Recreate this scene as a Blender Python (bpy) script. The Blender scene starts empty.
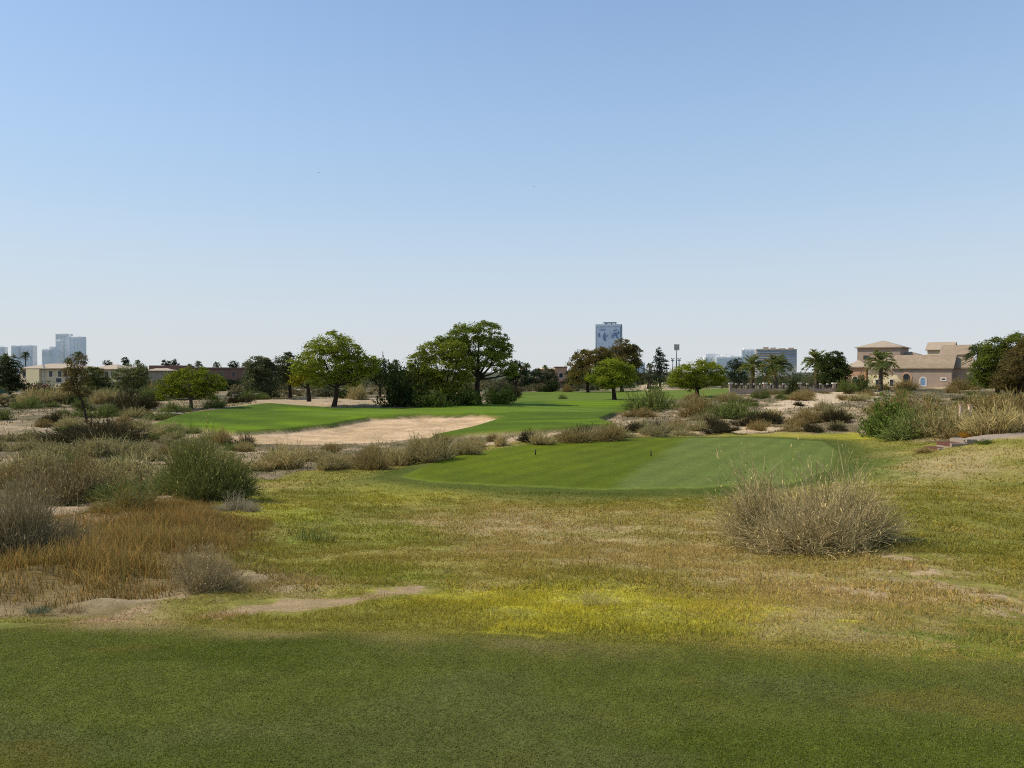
import bpy, math, random
import numpy as np
RS = np.random.RandomState
random.seed(7)
scene = bpy.context.scene
C = scene.collection
W, H, F = 1024, 768, 740.0
EYE = 1.75
HOR = 372.0
PITCH = math.atan((384 - HOR) / F)

# ------------------------------------------------------------------ helpers: rays and ground
def ray(px, py):
    a = (np.asarray(px, float) - 512) / F
    b = -(np.asarray(py, float) - 384) / F
    cp, sp = math.cos(PITCH), math.sin(PITCH)
    return a, cp + b * sp, -sp + b * cp          # x, y, z of the ray (camera looks along +Y, pitched down)

def up(px, py, Y):
    """world point at depth Y seen at a photo position"""
    dx, dy, dz = ray(px, py)
    t = Y / dy
    return np.array([dx * t, Y, EYE + dz * t])

def smooth(a, b, x):
    t = np.clip((x - a) / (b - a), 0, 1)
    return t * t * (3 - 2 * t)

def vnoise(x, y, seed=0):
    xi = np.floor(x).astype(np.int64); yi = np.floor(y).astype(np.int64)
    xf = x - xi; yf = y - yi
    def h(i, j):
        n = (i * 374761393 + j * 668265263 + seed * 974634777) & 0xffffffff
        n = ((n ^ (n >> 13)) * 1274126177) & 0xffffffff
        n = (n ^ (n >> 16)) & 0xffff
        return n / 65535.0
    u = xf * xf * (3 - 2 * xf); v = yf * yf * (3 - 2 * yf)
    return (h(xi, yi) * (1 - u) + h(xi + 1, yi) * u) * (1 - v) + (h(xi, yi + 1) * (1 - u) + h(xi + 1, yi + 1) * u) * v

def fbm(x, y, seed=0, oct=4):
    s = 0; a = .5; t = 0
    for o in range(oct):
        s = s + a * vnoise(x * 2 ** o + 17.3 * o, y * 2 ** o - 9.1 * o, seed + o); t += a; a *= .5
    return s / t

# terrain control points (photo column, photo row, depth) worked out on a plan of the course
CP = {
 0:   [(600,7.2),(560,11),(520,16.5),(490,23),(460,34),(440,47),(420,70),(405,100),(395,150),(388,230)],
 250: [(600,7.2),(560,11),(525,16),(500,21),(475,30),(455,42),(447,50),(435,58),(422,68),(412,76),(404,84),(398,120),(392,160),(386,240)],
 400: [(600,7.2),(560,11.3),(520,18),(495,24),(478,27.5),(462,36),(447,50),(430,62),(420,68),(410,80),(403,92),(396,130),(387,220)],
 512: [(600,7.2),(548,13),(510,20.5),(497,24),(470,31),(445,43),(432,53),(425,60),(415,72),(405,90),(400,105),(393,150),(386,240)],
 640: [(600,7.2),(548,13),(510,20.5),(497,24),(470,31),(437,46),(430,52),(420,64),(410,82),(400,105),(395,125),(388,190)],
 760: [(600,7.2),(548,12.5),(510,20),(497,23.5),(470,31),(437,46),(428,55),(415,68),(400,92),(393,110),(387,150)],
 880: [(600,7.3),(548,12),(510,17),(480,24),(455,34),(436,45),(420,55),(405,75),(393,105),(387,130)],
 1024:[(600,7.6),(560,11),(510,17),(470,24),(445,30),(436,33.5),(425,45),(410,65),(395,95),(387,130)],
}
pts, zs = [], []
def addc(x, y, z):
    pts.append((math.atan2(x, y), math.log(math.hypot(x, y)))); zs.append(z)
for px, L in CP.items():
    for py, Y in L:
        p = up(px, py, Y); addc(p[0], p[1], p[2])
        if px == 0:
            for th in (-0.95, -1.5): r = math.hypot(p[0], p[1]); addc(r*math.sin(th), r*math.cos(th), p[2])
        if px == 1024:
            for th in (0.95, 1.5): r = math.hypot(p[0], p[1]); addc(r*math.sin(th), r*math.cos(th), p[2])
    x = (px - 512) / F
    for Y in (2.0, 3.2, 4.3): addc(x*Y, Y, 0.0)
    addc(x*330, 330, -2.6); addc(x*480, 480, -2.6)
for th in (-0.95, -1.5, 0.95, 1.5):
    for r in (2.0, 3.2, 4.5): addc(r*math.sin(th), r*math.cos(th), 0.0)
    for r in (330, 480): addc(r*math.sin(th), r*math.cos(th), -2.6)
pts = np.array(pts); zs = np.array(zs)
SC = np.array([2.2, 1.0])
def tk(d2): return np.where(d2 > 1e-12, .5 * d2 * np.log(np.maximum(d2, 1e-12)), 0)
P_ = pts * SC; n = len(P_)
A = np.zeros((n + 3, n + 3))
A[:n, :n] = tk(((P_[:, None] - P_[None]) ** 2).sum(-1)) + np.eye(n) * 0.004
A[:n, n] = 1; A[:n, n+1:] = P_; A[n, :n] = 1; A[n+1:, :n] = P_.T
sol = np.linalg.solve(A, np.concatenate([zs, np.zeros(3)]))
def base_h(x, y):
    x = np.asarray(x, float); y = np.asarray(y, float)
    sh = x.shape; x = x.ravel(); y = y.ravel()
    out = np.empty(len(x))
    for s in range(0, len(x), 40000):
        xs, ys = x[s:s+40000], y[s:s+40000]
        r = np.hypot(xs, ys)
        q = np.stack([np.clip(np.arctan2(xs, ys), -1.6, 1.6), np.log(np.clip(r, 2.0, 460))], -1) * SC
        d2 = ((q[:, None] - P_[None]) ** 2).sum(-1)
        z = tk(d2) @ sol[:n] + sol[n] + q @ sol[n+1:]
        b = smooth(-1.0, 2.2, ys)                       # level ground behind the camera
        z = z * np.where(r < 60, b, 1)
        fl = smooth(4.2, 5.6, r)
        out[s:s+40000] = z * fl
    return out.reshape(sh)

def march(px, py, hf):
    px = np.atleast_1d(np.asarray(px, float)); py = np.atleast_1d(np.asarray(py, float))
    Ys = np.exp(np.linspace(math.log(2.4), math.log(420), 500))
    dx, dy, dz = ray(px, py)
    X = (dx / dy)[:, None] * Ys; Z = EYE + (dz / dy)[:, None] * Ys
    hgt = hf(X, np.broadcast_to(Ys, X.shape))
    below = Z < hgt
    idx = np.where(below.any(1), below.argmax(1), len(Ys) - 1); idx = np.maximum(idx, 1)
    k = np.arange(len(px))
    a = Z[k, idx-1] - hgt[k, idx-1]; b = Z[k, idx] - hgt[k, idx]
    t = np.clip(a / np.where(np.abs(a - b) < 1e-9, 1, a - b), 0, 1)
    Y = Ys[idx-1] + (Ys[idx] - Ys[idx-1]) * t
    return (dx / dy) * Y, Y

class Poly:
    """a region of the ground, in metres"""
    def __init__(self, pxs, sub=4):
        q = []
        for i in range(len(pxs)):
            a = np.array(pxs[i], float); b = np.array(pxs[(i+1) % len(pxs)], float)
            for s in range(sub): q.append(a + (b - a) * s / sub)
        q = np.array(q)
        x, y = march(q[:, 0], q[:, 1], base_h)
        self.v = np.stack([x, y], -1)
        self.lo = self.v.min(0); self.hi = self.v.max(0)
    def sdf(self, x, y, far=6.0):
        """positive inside, metres; -far beyond the box"""
        out = np.full(x.shape, -far)
        m = (x > self.lo[0]-far) & (x < self.hi[0]+far) & (y > self.lo[1]-far) & (y < self.hi[1]+far)
        if not m.any(): return out
        X, Y = x[m], y[m]; D = np.full(X.shape, 1e9); ins = np.zeros(X.shape, bool)
        v = self.v; k = len(v)
        for i in range(k):
            a, b = v[i], v[(i+1) % k]
            e = b - a; l2 = (e**2).sum() + 1e-12
            t = np.clip(((X-a[0])*e[0] + (Y-a[1])*e[1]) / l2, 0, 1)
            D = np.minimum(D, (X-a[0]-t*e[0])**2 + (Y-a[1]-t*e[1])**2)
            c = (a[1] > Y) != (b[1] > Y)
            ins ^= c & (X < (b[0]-a[0]) * (Y-a[1]) / (b[1]-a[1] + 1e-12) + a[0])
        out[m] = np.clip(np.where(ins, 1, -1) * np.sqrt(D), -far, far)
        return out

def lin(r, g, b):
    def f(c):
        c /= 255.
        return c/12.92 if c <= .04045 else ((c+.055)/1.055)**2.4
    return np.array([f(r), f(g), f(b)])

R_tee1 = Poly([(-900,618),(-300,620),(0,621),(200,626),(420,634),(620,642),(800,650),(1024,657),(1400,668),(2600,700),(2600,1400),(512,2400),(-900,1400)], 6)
R_tee2 = Poly([(398,476),(440,464),(500,452),(560,442.5),(640,439),(760,438),(824,442),(839,452),(832,467),(790,483),(700,491),(600,492),(500,488),(430,482)])
R_stripe = Poly([(690,437),(760,436),(830,440),(842,452),(834,470),(790,486),(700,494),(606,495),(655,462)])
R_bank = Poly([(340,478),(400,466),(470,452),(545,440),(640,436),(770,435),(850,438),(895,450),(900,464),(850,478),(800,490),(720,500),(600,502),(480,497),(400,490)])
R_fair = Poly([(150,428),(175,419),(200,413),(240,406),(270,403),(330,407),(400,408),(470,404),(515,402),(520,393),(560,391),(650,394),(640,401),(655,404),(630,410),(600,422),(618,428),(540,434),(480,437),(430,440),(470,431),(504,420),(480,417.5),(420,418),(370,420.5),(330,428),(285,433),(235,435.5),(195,431)])
R_green = Poly([(300,414),(360,409.5),(440,406),(520,404),(605,409),(590,416),(500,415),(400,416.5),(330,420)])
R_bunk = Poly([(195,437),(240,435.5),(290,432.5),(330,428),(370,420.5),(420,418),(480,417.5),(504,420),(480,429),(430,438),(370,443),(300,444.5),(240,443)])
R_rough = Poly([(-10,618),(120,612),(240,600),(300,580),(250,560),(215,530),(225,500),(250,480),(330,470),(420,458),(540,438),(760,434),(850,432),(930,440),(1000,440),(1060,438),(1500,450),(2600,560),(2600,690),(1024,664),(500,640),(-10,630)], 4)
R_sand1 = Poly([(60,616),(120,611),(200,611),(270,603),(350,594),(420,585),(432,588),(395,599),(300,609),(200,616),(110,619)])
R_sand2 = Poly([(30,530),(60,505),(110,500),(160,503),(110,520),(70,536)])
R_gold = Poly([(-60,545),(40,518),(110,506),(220,506),(262,530),(268,556),(222,586),(165,596),(80,603),(-80,606)])
R_yel = Poly([(430,610),(480,594),(560,586),(650,590),(720,604),(745,632),(700,640),(600,634),(500,622)])
R_yel2 = Poly([(360,492),(430,484),(500,494),(440,500),(390,502)])
R_yel3 = Poly([(240,505),(320,498),(350,512),(280,522),(235,520)])
R_yel4 = Poly([(690,436.2),(800,435.6),(870,434),(885,438),(850,441),(790,437.2)])
R_tan = Poly([(430,516),(560,512),(700,520),(760,555),(900,560),(960,600),(930,640),(760,636),(690,590),(560,570),(450,556),(380,548)])
R_tan2 = Poly([(860,460),(930,452),(1010,450),(1060,470),(960,478),(880,484)])
R_bare = Poly([(820,566),(900,560),(980,574),(1060,590),(1050,622),(960,618),(880,590)])
R_grn1 = Poly([(880,486),(960,480),(1060,478),(1060,540),(960,540),(890,520)])
R_grn2 = Poly([(730,476),(800,468),(880,462),(900,474),(840,486),(770,488)])
R_grn3 = Poly([(860,640),(940,628),(1060,634),(1060,662),(940,656)])
R_grn4 = Poly([(250,545),(330,520),(400,530),(450,556),(400,580),(320,575)])
R_sand3 = Poly([(480,446),(540,434),(660,428),(760,424),(800,430),(760,433),(640,436),(560,440)])
R_sand4 = Poly([(-60,432),(60,436),(140,428),(200,418),(150,416),(70,424),(-60,420)])
R_sand5 = Poly([(640,396),(640,384),(665,382),(668,392)])
R_sand6 = Poly([(790,398),(850,390),(885,389),(880,398),(830,404),(760,412)])
R_far = Poly([(512,401),(520,393),(610,391),(760,388),(735,397),(640,401)])
R_sand7 = Poly([(235,402),(330,398),(470,398),(500,402),(420,406.5),(300,405)])
R_lit = Poly([(726,545),(760,536),(830,533),(890,536),(915,545),(880,552),(820,556),(760,553)])
R_patch = Poly([(100,618),(0,616),(-60,606),(20,600),(110,604)])
R_pathR = Poly([(972,441.6),(1000,440.8),(1100,440),(1400,446),(1400,441),(1100,435.4),(1000,436.6),(972,438)])

PATCH = [  # region, colour, softness (m), raggedness (m), strength
 (R_sand4, lin(170,148,120), 1.2, 3.0, .35), (R_sand3, lin(192,165,130), .5, 1.6, .95), (R_sand5, lin(200,172,138), 1.5, 3, .9),
 (R_sand6, lin(205,180,148), 1.2, 3.0, .9), (R_sand7, lin(178,154,122), 1.5, 3, .9),
]
def hgt(x, y):
    x = np.asarray(x, float); y = np.asarray(y, float)
    z = base_h(x, y)
    r = np.hypot(x, y)
    t1 = R_tee1.sdf(x, y)
    out1 = smooth(.3, -1.2, t1)
    s2 = R_tee2.sdf(x, y)
    away = smooth(0.0, -3.0, s2)
    fr = R_fair.sdf(x, y); bk = R_bunk.sdf(x, y)
    # hummocks of the native ground, smaller under mown grass
    des = out1 * away * smooth(1.0, -2.0, fr) * smooth(1, -2, bk)
    nat = smooth(-1.5, .5, -R_rough.sdf(x, y))
    z = z + des * (fbm(x*.35, y*.35, 3) - .5) * (.16 + .35*nat) * smooth(4.5, 9, r)
    z = z + des * (fbm(x*1.6, y*1.6, 9, 3) - .5) * (.07 + .08*nat) * smooth(4.5, 7, r) * smooth(220, 60, r)
    # raised tee deck with a short bank
    m2 = smooth(-1.3, .25, s2)
    z = z*(1-m2) + (-2.265)*m2
    # turf lip over the bunker, sand raked with shallow hollows
    z = z + .36 * smooth(-.12, .22, fr) * smooth(80, 70, np.abs(y))
    z = z - .22 * smooth(-.4, 2.0, bk) + smooth(0, 1, bk) * (fbm(x*.5, y*.5, 31, 3) - .5) * .35
    return z

def pat(poly, x, y, soft, rag, seed, k=.6):
    s = poly.sdf(x, y, 8.0) + rag * (fbm(x*k, y*k, seed, 4) - .5) * 1.6
    return smooth(-soft, soft, s)

def mixc(c, col, m):
    return c * (1 - m[:, None]) + np.asarray(col)[None] * m[:, None] if np.ndim(col) == 1 else c * (1 - m[:, None]) + col * m[:, None]

def ground_col(x, y):
    x = np.asarray(x, float).ravel(); y = np.asarray(y, float).ravel()
    r = np.hypot(x, y)
    n1 = fbm(x*.22, y*.22, 41, 4); n2 = fbm(x*.9, y*.9, 42, 4); n3 = fbm(x*4.5, y*4.5, 43, 3)
    c = np.repeat(lin(172,148,116)[None], len(x), 0)                      # desert sand
    c = mixc(c, lin(118,104,78), smooth(.38, .56, n1*.55 + n2*.45) * .9)
    c = mixc(c, lin(88,84,50), smooth(.5, .68, n2) * .5)
    c = mixc(c, lin(86,84,62), smooth(70, 130, r) * smooth(.3, .5, n1) * .9)
    c = mixc(c, lin(74,78,56), smooth(170, 260, r) * .9)
    for i, (p, col, so, ra, st) in enumerate(PATCH): c = mixc(c, col, pat(p, x, y, so, ra, 60+i) * st)
    # rough: olive, dry straw and green blended by noise, with ragged interleaved edges
    x0_, y0_ = x, y
    x = x + (fbm(x*2.6, y*2.6, 111, 4) - .5)*2.2; y = y + (fbm(x*2.6+31, y*2.6, 112, 4) - .5)*2.6
    rg = np.repeat(lin(128,120,62)[None], len(x), 0)
    rg = mixc(rg, lin(117,113,54), smooth(.4, .64, fbm(x*.4, y*.4, 105, 4)) * .85)
    rg = mixc(rg, lin(148,130,80), smooth(.5, .66, fbm(x*.5+9, y*.5, 44, 4)) * .8)
    rg = mixc(rg, lin(156,136,96), pat(R_tan, x, y, 1.0, 3.0, 45, .5) * (.45 + .5*smooth(.35, .6, n2)))
    rg = mixc(rg, lin(158,138,98), pat(R_tan2, x, y, 1.6, 4.0, 46, .35) * .8)
    rg = mixc(rg, lin(116,112,54), pat(R_grn1, x, y, 1.0, 3.0, 47, .45) * (.2 + .7*smooth(.4, .6, n2)))
    rg = mixc(rg, lin(92,104,44), pat(R_grn2, x, y, 1.5, 4.0, 48, .3) * .8)
    rg = mixc(rg, lin(84,106,36), pat(R_grn3, x, y, .3, .8, 49, 1.2) * .85)
    rg = mixc(rg, lin(116,124,50), pat(R_grn4, x, y, .8, 2.2, 50, .6) * (.15 + .55*smooth(.4, .6, n2)))
    rg = mixc(rg, lin(178,166,58), pat(R_yel, x, y, .8, 2.0, 51, 1.1) * (.32 + .6*smooth(.42, .56, fbm(x*2.6, y*2.6, 92, 4))))
    rg = mixc(rg, lin(152,144,60), pat(R_yel2, x, y, 1, 3, 52, .5) * .55)
    rg = mixc(rg, lin(146,144,56), pat(R_yel3, x, y, .8, 2, 53, .6) * .55)
    rg = mixc(rg, lin(160,150,50), pat(R_yel4, x, y, 1.0, 2, 54, .4) * .8)
    bare = pat(R_bare, x, y, .5, 1.6, 55, .9) * smooth(.47, .55, n2*.35 + fbm(x*3.2, y*3.2, 104, 4)*.65)
    rg = mixc(rg, lin(172,144,112), bare * .8)
    rg = rg * (.84 + .56*n3)[:, None] * (.86 + .28*fbm(x*2.1, y*2.1, 99, 4))[:, None]
    x, y = x0_, y0_
    mr = pat(R_rough, x, y, .5, 1.8, 56, .7)
    c = mixc(c, rg, mr)
    c = mixc(c, lin(112,94,56), pat(R_gold, x, y, .8, 1.6, 57) * .8)
    c = mixc(c, lin(92,84,58), pat(R_lit, x, y, .25, .7, 106, 1.6) * .8)
    c = mixc(c, lin(120,104,64), pat(R_patch, x, y, .2, .6, 66, 1.5) * .6)
    s1 = pat(R_sand1, x, y, .2, 1.2, 58, 2.4) * (.78 + .22*smooth(.4, .52, fbm(x*2.2, y*2.2, 97, 4)))
    c = mixc(c, lin(172,142,112), s1 * .92)
    c = mixc(c, lin(180,152,118), pat(R_sand2, x, y, .3, 1.0, 59, 1.0) * .9)
    # bank and deck of the lower tee
    bkm = pat(R_bank, x, y, .7, 1.4, 61, .6)
    bkm = bkm * (.38 + .6*smooth(-2.2, -.5, R_tee2.sdf(x, y)))
    c = mixc(c, lin(70,82,28), bkm * (.75 + .25*n2))
    t2 = smooth(-.05, .12, R_tee2.sdf(x, y))
    tc = np.repeat(lin(96,106,18)[None], len(x), 0)
    tc = mixc(tc, lin(82,94,22), smooth(.45, .6, n1) * .6)
    tc = mixc(tc, lin(104,114,62), pat(R_stripe, x, y, .5, .5, 62) * .8)  # mown stripe, its greyish sheen painted into the colour
    st = .5 + .5*np.sin((x*.86 - y*.5) * 2*math.pi/1.35)
    tc = tc * (.93 + .11*smooth(.3, .7, st))[:, None] * (.9 + .2*n2)[:, None]
    tc = mixc(tc, lin(118,128,52), smooth(.5, .2, R_tee2.sdf(x, y)) * smooth(32, 26, y) * .6)
    c = mixc(c, tc, t2)
    # fairway, putting surface, far fairway
    fm = smooth(-.25, .3, R_fair.sdf(x, y))
    fc = np.repeat(lin(102,124,22)[None], len(x), 0)
    fc = mixc(fc, lin(84,104,24), smooth(.42, .62, n1) * .8)
    fc = mixc(fc, lin(74,92,26), smooth(.42, .6, fbm(x*.09+3, y*.2, 101, 4)) * .8)  # this mix and the one above paint mound shading as darker green
    fc = mixc(fc, lin(104,124,42), pat(R_green, x, y, 2.0, 3.0, 63, .2) * .7)
    st = .5 + .5*np.sin((x*.5 + y*.86) * 2*math.pi/5)
    fc = fc * (.93 + .12*smooth(.3, .7, st))[:, None] * (.88 + .24*n2)[:, None]
    c = mixc(c, fc, fm)
    c = mixc(c, lin(98,114,44), pat(R_far, x, y, 2, 4, 64, .2) * .9)
    bm = smooth(-.1, .15, R_bunk.sdf(x, y) + .9*(fbm(x*.6, y*.6, 65) - .5)) * smooth(.12, -.12, R_fair.sdf(x, y))
    bc = np.repeat(lin(208,175,138)[None], len(x), 0)
    bc = mixc(bc, lin(184,154,114), smooth(.44, .6, fbm(x*.35, y*.9, 67)) * .75)
    bc = mixc(bc, lin(160,130,102), smooth(.52, .66, fbm(x*1.6, y*1.6, 68, 4)) * .22)
    c = mixc(c, bc, bm)
    # near tee turf: worn grey-green and fresher green in broad faint bands
    t1 = smooth(-.35, .6, R_tee1.sdf(x, y) + .25*(n2 - .5) + .3*(fbm(x*2.5, y*2.5, 69) - .5))
    gc = np.repeat(lin(90,94,44)[None], len(x), 0)
    nb = fbm(x*.55, y*1.5, 71, 4)
    gc = mixc(gc, lin(78,86,32), smooth(.48, .66, nb) * .9)
    gc = mixc(gc, lin(92,94,54), smooth(.5, .68, fbm(x*.6+40, y*1.7, 72, 4)) * .8)
    gc = mixc(gc, lin(100,92,46), smooth(.56, .7, fbm(x*1.3, y*1.8, 73, 4)) * .6)
    gc = gc * (.82 + .36*fbm(x*7, y*7, 74, 3))[:, None]
    c = mixc(c, gc, t1)
    sb = .82 + .18*smooth(.33, .55, c[:, 2]/np.maximum(c[:, 1], 1e-4))
    return np.clip(c * np.stack([np.full(len(c), 1.03), np.full(len(c), 1.03), sb], -1), .004, 1)

# ------------------------------------------------------------------ helpers: meshes
def new_mesh(name, V, Fs, col=None, mats=None, smooth_=False, midx=None):
    V = np.asarray(V, np.float32); me = bpy.data.meshes.new(name)
    Fs = [np.asarray(f, np.int64) for f in Fs if len(f)]
    nl = sum(f.size for f in Fs); nf = sum(len(f) for f in Fs)
    me.vertices.add(len(V)); me.vertices.foreach_set('co', V.ravel())
    me.loops.add(nl); me.loops.foreach_set('vertex_index', np.concatenate([f.ravel() for f in Fs]).astype(np.int32))
    me.polygons.add(nf)
    tot = np.concatenate([np.full(len(f), f.shape[1]) for f in Fs])
    st = np.concatenate([[0], np.cumsum(tot)[:-1]])
    me.polygons.foreach_set('loop_start', st.astype(np.int32))
    if smooth_: me.polygons.foreach_set('use_smooth', np.ones(nf, bool))
    else: me.polygons.foreach_set('use_smooth', np.zeros(nf, bool))
    for m in (mats or []): me.materials.append(m)
    if midx is not None: me.polygons.foreach_set('material_index', np.asarray(midx, np.int32))
    if col is not None:
        a = me.color_attributes.new('Col', 'FLOAT_COLOR', 'POINT')
        c4 = np.ones((len(V), 4), np.float32); c4[:, :3] = col
        a.data.foreach_set('color', c4.ravel())
    me.update(calc_edges=True); me.validate()
    return me

def link(name, me, parent=None, loc=None, **tags):
    o = bpy.data.objects.new(name, me); C.objects.link(o)
    if parent is not None: o.parent = parent
    if loc is not None: o.location = loc
    for k, v in tags.items():
        if v: o[k] = v
    return o
def empty(name, loc, label, category, group=None, rz=0):
    o = bpy.data.objects.new(name, None); C.objects.link(o)
    o.location = loc; o.rotation_euler.z = rz; o.empty_display_size = .2
    o['label'] = label; o['category'] = category
    if group: o['group'] = group
    return o
def copy_tree(o, parent=None):
    c = o.copy(); C.objects.link(c); c.parent = parent
    for ch in list(o.children): copy_tree(ch, c)
    return c

class MB:
    """collects boxes, tubes and polygons into one mesh"""
    def __init__(s): s.v = []; s.f = []; s.n = 0; s.c = []
    def add(s, V, Fs, col=None):
        V = np.asarray(V, float)
        for f in Fs: s.f.append([i + s.n for i in f])
        s.v.append(V); s.n += len(V)
    def box(s, x0, x1, y0, y1, z0, z1):
        V = [(x0,y0,z0),(x1,y0,z0),(x1,y1,z0),(x0,y1,z0),(x0,y0,z1),(x1,y0,z1),(x1,y1,z1),(x0,y1,z1)]
        s.add(V, [(0,3,2,1),(4,5,6,7),(0,1,5,4),(1,2,6,5),(2,3,7,6),(3,0,4,7)])
    def tube(s, P, R, k=7, cap=True):
        P = np.asarray(P, float); m = len(P); V = []
        for i in range(m):
            t = P[min(i+1, m-1)] - P[max(i-1, 0)]; t = t / (np.linalg.norm(t) + 1e-9)
            a = np.cross(t, (0, 1, .13)); a /= np.linalg.norm(a) + 1e-9; b = np.cross(t, a)
            for j in range(k):
                q = 2*math.pi*j/k; V.append(P[i] + R[i]*(math.cos(q)*a + math.sin(q)*b))
        Fs = [(i*k+j, i*k+(j+1)%k, (i+1)*k+(j+1)%k, (i+1)*k+j) for i in range(m-1) for j in range(k)]
        if cap: Fs += [tuple(range(k))[::-1], tuple((m-1)*k+j for j in range(k))]
        s.add(V, Fs)
    def mesh(s, name, mats, smooth_=False):
        V = np.concatenate(s.v); me = bpy.data.meshes.new(name)
        me.from_pydata(V.tolist(), [], s.f)
        if smooth_: me.polygons.foreach_set('use_smooth', np.ones(len(me.polygons), bool))
        for m in mats: me.materials.append(m)
        me.update(); return me
    def build(s, name, mat, parent=None, smooth_=False, **tags):
        return link(name, s.mesh(name, [mat], smooth_), parent, **tags)

# ------------------------------------------------------------------ materials
def nodes(name):
    m = bpy.data.materials.new(name); m.use_nodes = True
    nt = m.node_tree; nt.nodes.clear()
    out = nt.nodes.new('ShaderNodeOutputMaterial')
    def N(t, **k):
        x = nt.nodes.new(t)
        for a, b in k.items():
            if a in x.inputs: x.inputs[a].default_value = b
            else: setattr(x, a, b)
        return x
    return m, nt, out, N, nt.links.new

def mat_ground(name='course_ground', bump=.5, fine=1.0, lo=.55):
    m, nt, out, N, L = nodes(name)
    at = N('ShaderNodeAttribute', attribute_name='Col')
    tc = N('ShaderNodeTexCoord')
    n1 = N('ShaderNodeTexNoise', Scale=38*fine, Detail=6.0, Roughness=.75); L(tc.outputs['Object'], n1.inputs['Vector'])
    n2 = N('ShaderNodeTexNoise', Scale=5.0*fine, Detail=5.0, Roughness=.7); L(tc.outputs['Object'], n2.inputs['Vector'])
    mr1 = N('ShaderNodeMapRange'); mr1.inputs[1].default_value = .3; mr1.inputs[2].default_value = .7; mr1.inputs[3].default_value = lo; mr1.inputs[4].default_value = 1.4
    mr2 = N('ShaderNodeMapRange'); mr2.inputs[1].default_value = .3; mr2.inputs[2].default_value = .7; mr2.inputs[3].default_value = .8; mr2.inputs[4].default_value = 1.2
    L(n1.outputs['Fac'], mr1.inputs[0]); L(n2.outputs['Fac'], mr2.inputs[0])
    mu = N('ShaderNodeMath', operation='MULTIPLY'); L(mr1.outputs[0], mu.inputs[0]); L(mr2.outputs[0], mu.inputs[1])
    mx = N('ShaderNodeVectorMath', operation='SCALE'); L(at.outputs['Color'], mx.inputs[0]); L(mu.outputs[0], mx.inputs['Scale'])
    bs = N('ShaderNodeBsdfPrincipled', Roughness=.95); bs.inputs['Specular IOR Level'].default_value = .08
    L(mx.outputs[0], bs.inputs['Base Color'])
    bp = N('ShaderNodeBump', Strength=bump, Distance=.05); L(n1.outputs['Fac'], bp.inputs['Height']); L(bp.outputs[0], bs.inputs['Normal'])
    L(bs.outputs[0], out.inputs[0]); return m

def mat_leaf(name, transl=.3, var=.25, gain=1.0):
    m, nt, out, N, L = nodes(name)
    at = N('ShaderNodeAttribute', attribute_name='Col')
    oi = N('ShaderNodeObjectInfo')
    mr = N('ShaderNodeMapRange'); mr.inputs[3].default_value = (1-var)*gain; mr.inputs[4].default_value = (1+var)*gain
    L(oi.outputs['Random'], mr.inputs[0])
    wb = N('ShaderNodeVectorMath', operation='MULTIPLY'); wb.inputs[1].default_value = (1.05, 1.0, .8); L(at.outputs['Color'], wb.inputs[0])
    mx = N('ShaderNodeVectorMath', operation='SCALE'); L(wb.outputs[0], mx.inputs[0]); L(mr.outputs[0], mx.inputs['Scale'])
    d = N('ShaderNodeBsdfDiffuse', Roughness=.9); t = N('ShaderNodeBsdfTranslucent')
    L(mx.outputs[0], d.inputs[0]); L(mx.outputs[0], t.inputs[0])
    ms = N('ShaderNodeMixShader', Fac=transl); L(d.outputs[0], ms.inputs[1]); L(t.outputs[0], ms.inputs[2])
    L(ms.outputs[0], out.inputs[0]); return m

def mat_plain(name, col, rough=.85, scale=3.0, amt=.25, spec=.2, bump=0, metal=0):
    m, nt, out, N, L = nodes(name)
    tc = N('ShaderNodeTexCoord')
    n1 = N('ShaderNodeTexNoise', Scale=scale, Detail=5.0, Roughness=.65); L(tc.outputs['Object'], n1.inputs['Vector'])
    mr = N('ShaderNodeMapRange'); mr.inputs[1].default_value = .3; mr.inputs[2].default_value = .7; mr.inputs[3].default_value = 1-amt; mr.inputs[4].default_value = 1+amt
    L(n1.outputs['Fac'], mr.inputs[0])
    rgb = N('ShaderNodeRGB'); rgb.outputs[0].default_value = (*col, 1)
    mx = N('ShaderNodeVectorMath', operation='SCALE'); L(rgb.outputs[0], mx.inputs[0]); L(mr.outputs[0], mx.inputs['Scale'])
    bs = N('ShaderNodeBsdfPrincipled', Roughness=rough, Metallic=metal); bs.inputs['Specular IOR Level'].default_value = spec
    L(mx.outputs[0], bs.inputs['Base Color'])
    if bump:
        bp = N('ShaderNodeBump', Strength=bump, Distance=.05); L(n1.outputs['Fac'], bp.inputs['Height']); L(bp.outputs[0], bs.inputs['Normal'])
    L(bs.outputs[0], out.inputs[0]); return m

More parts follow.
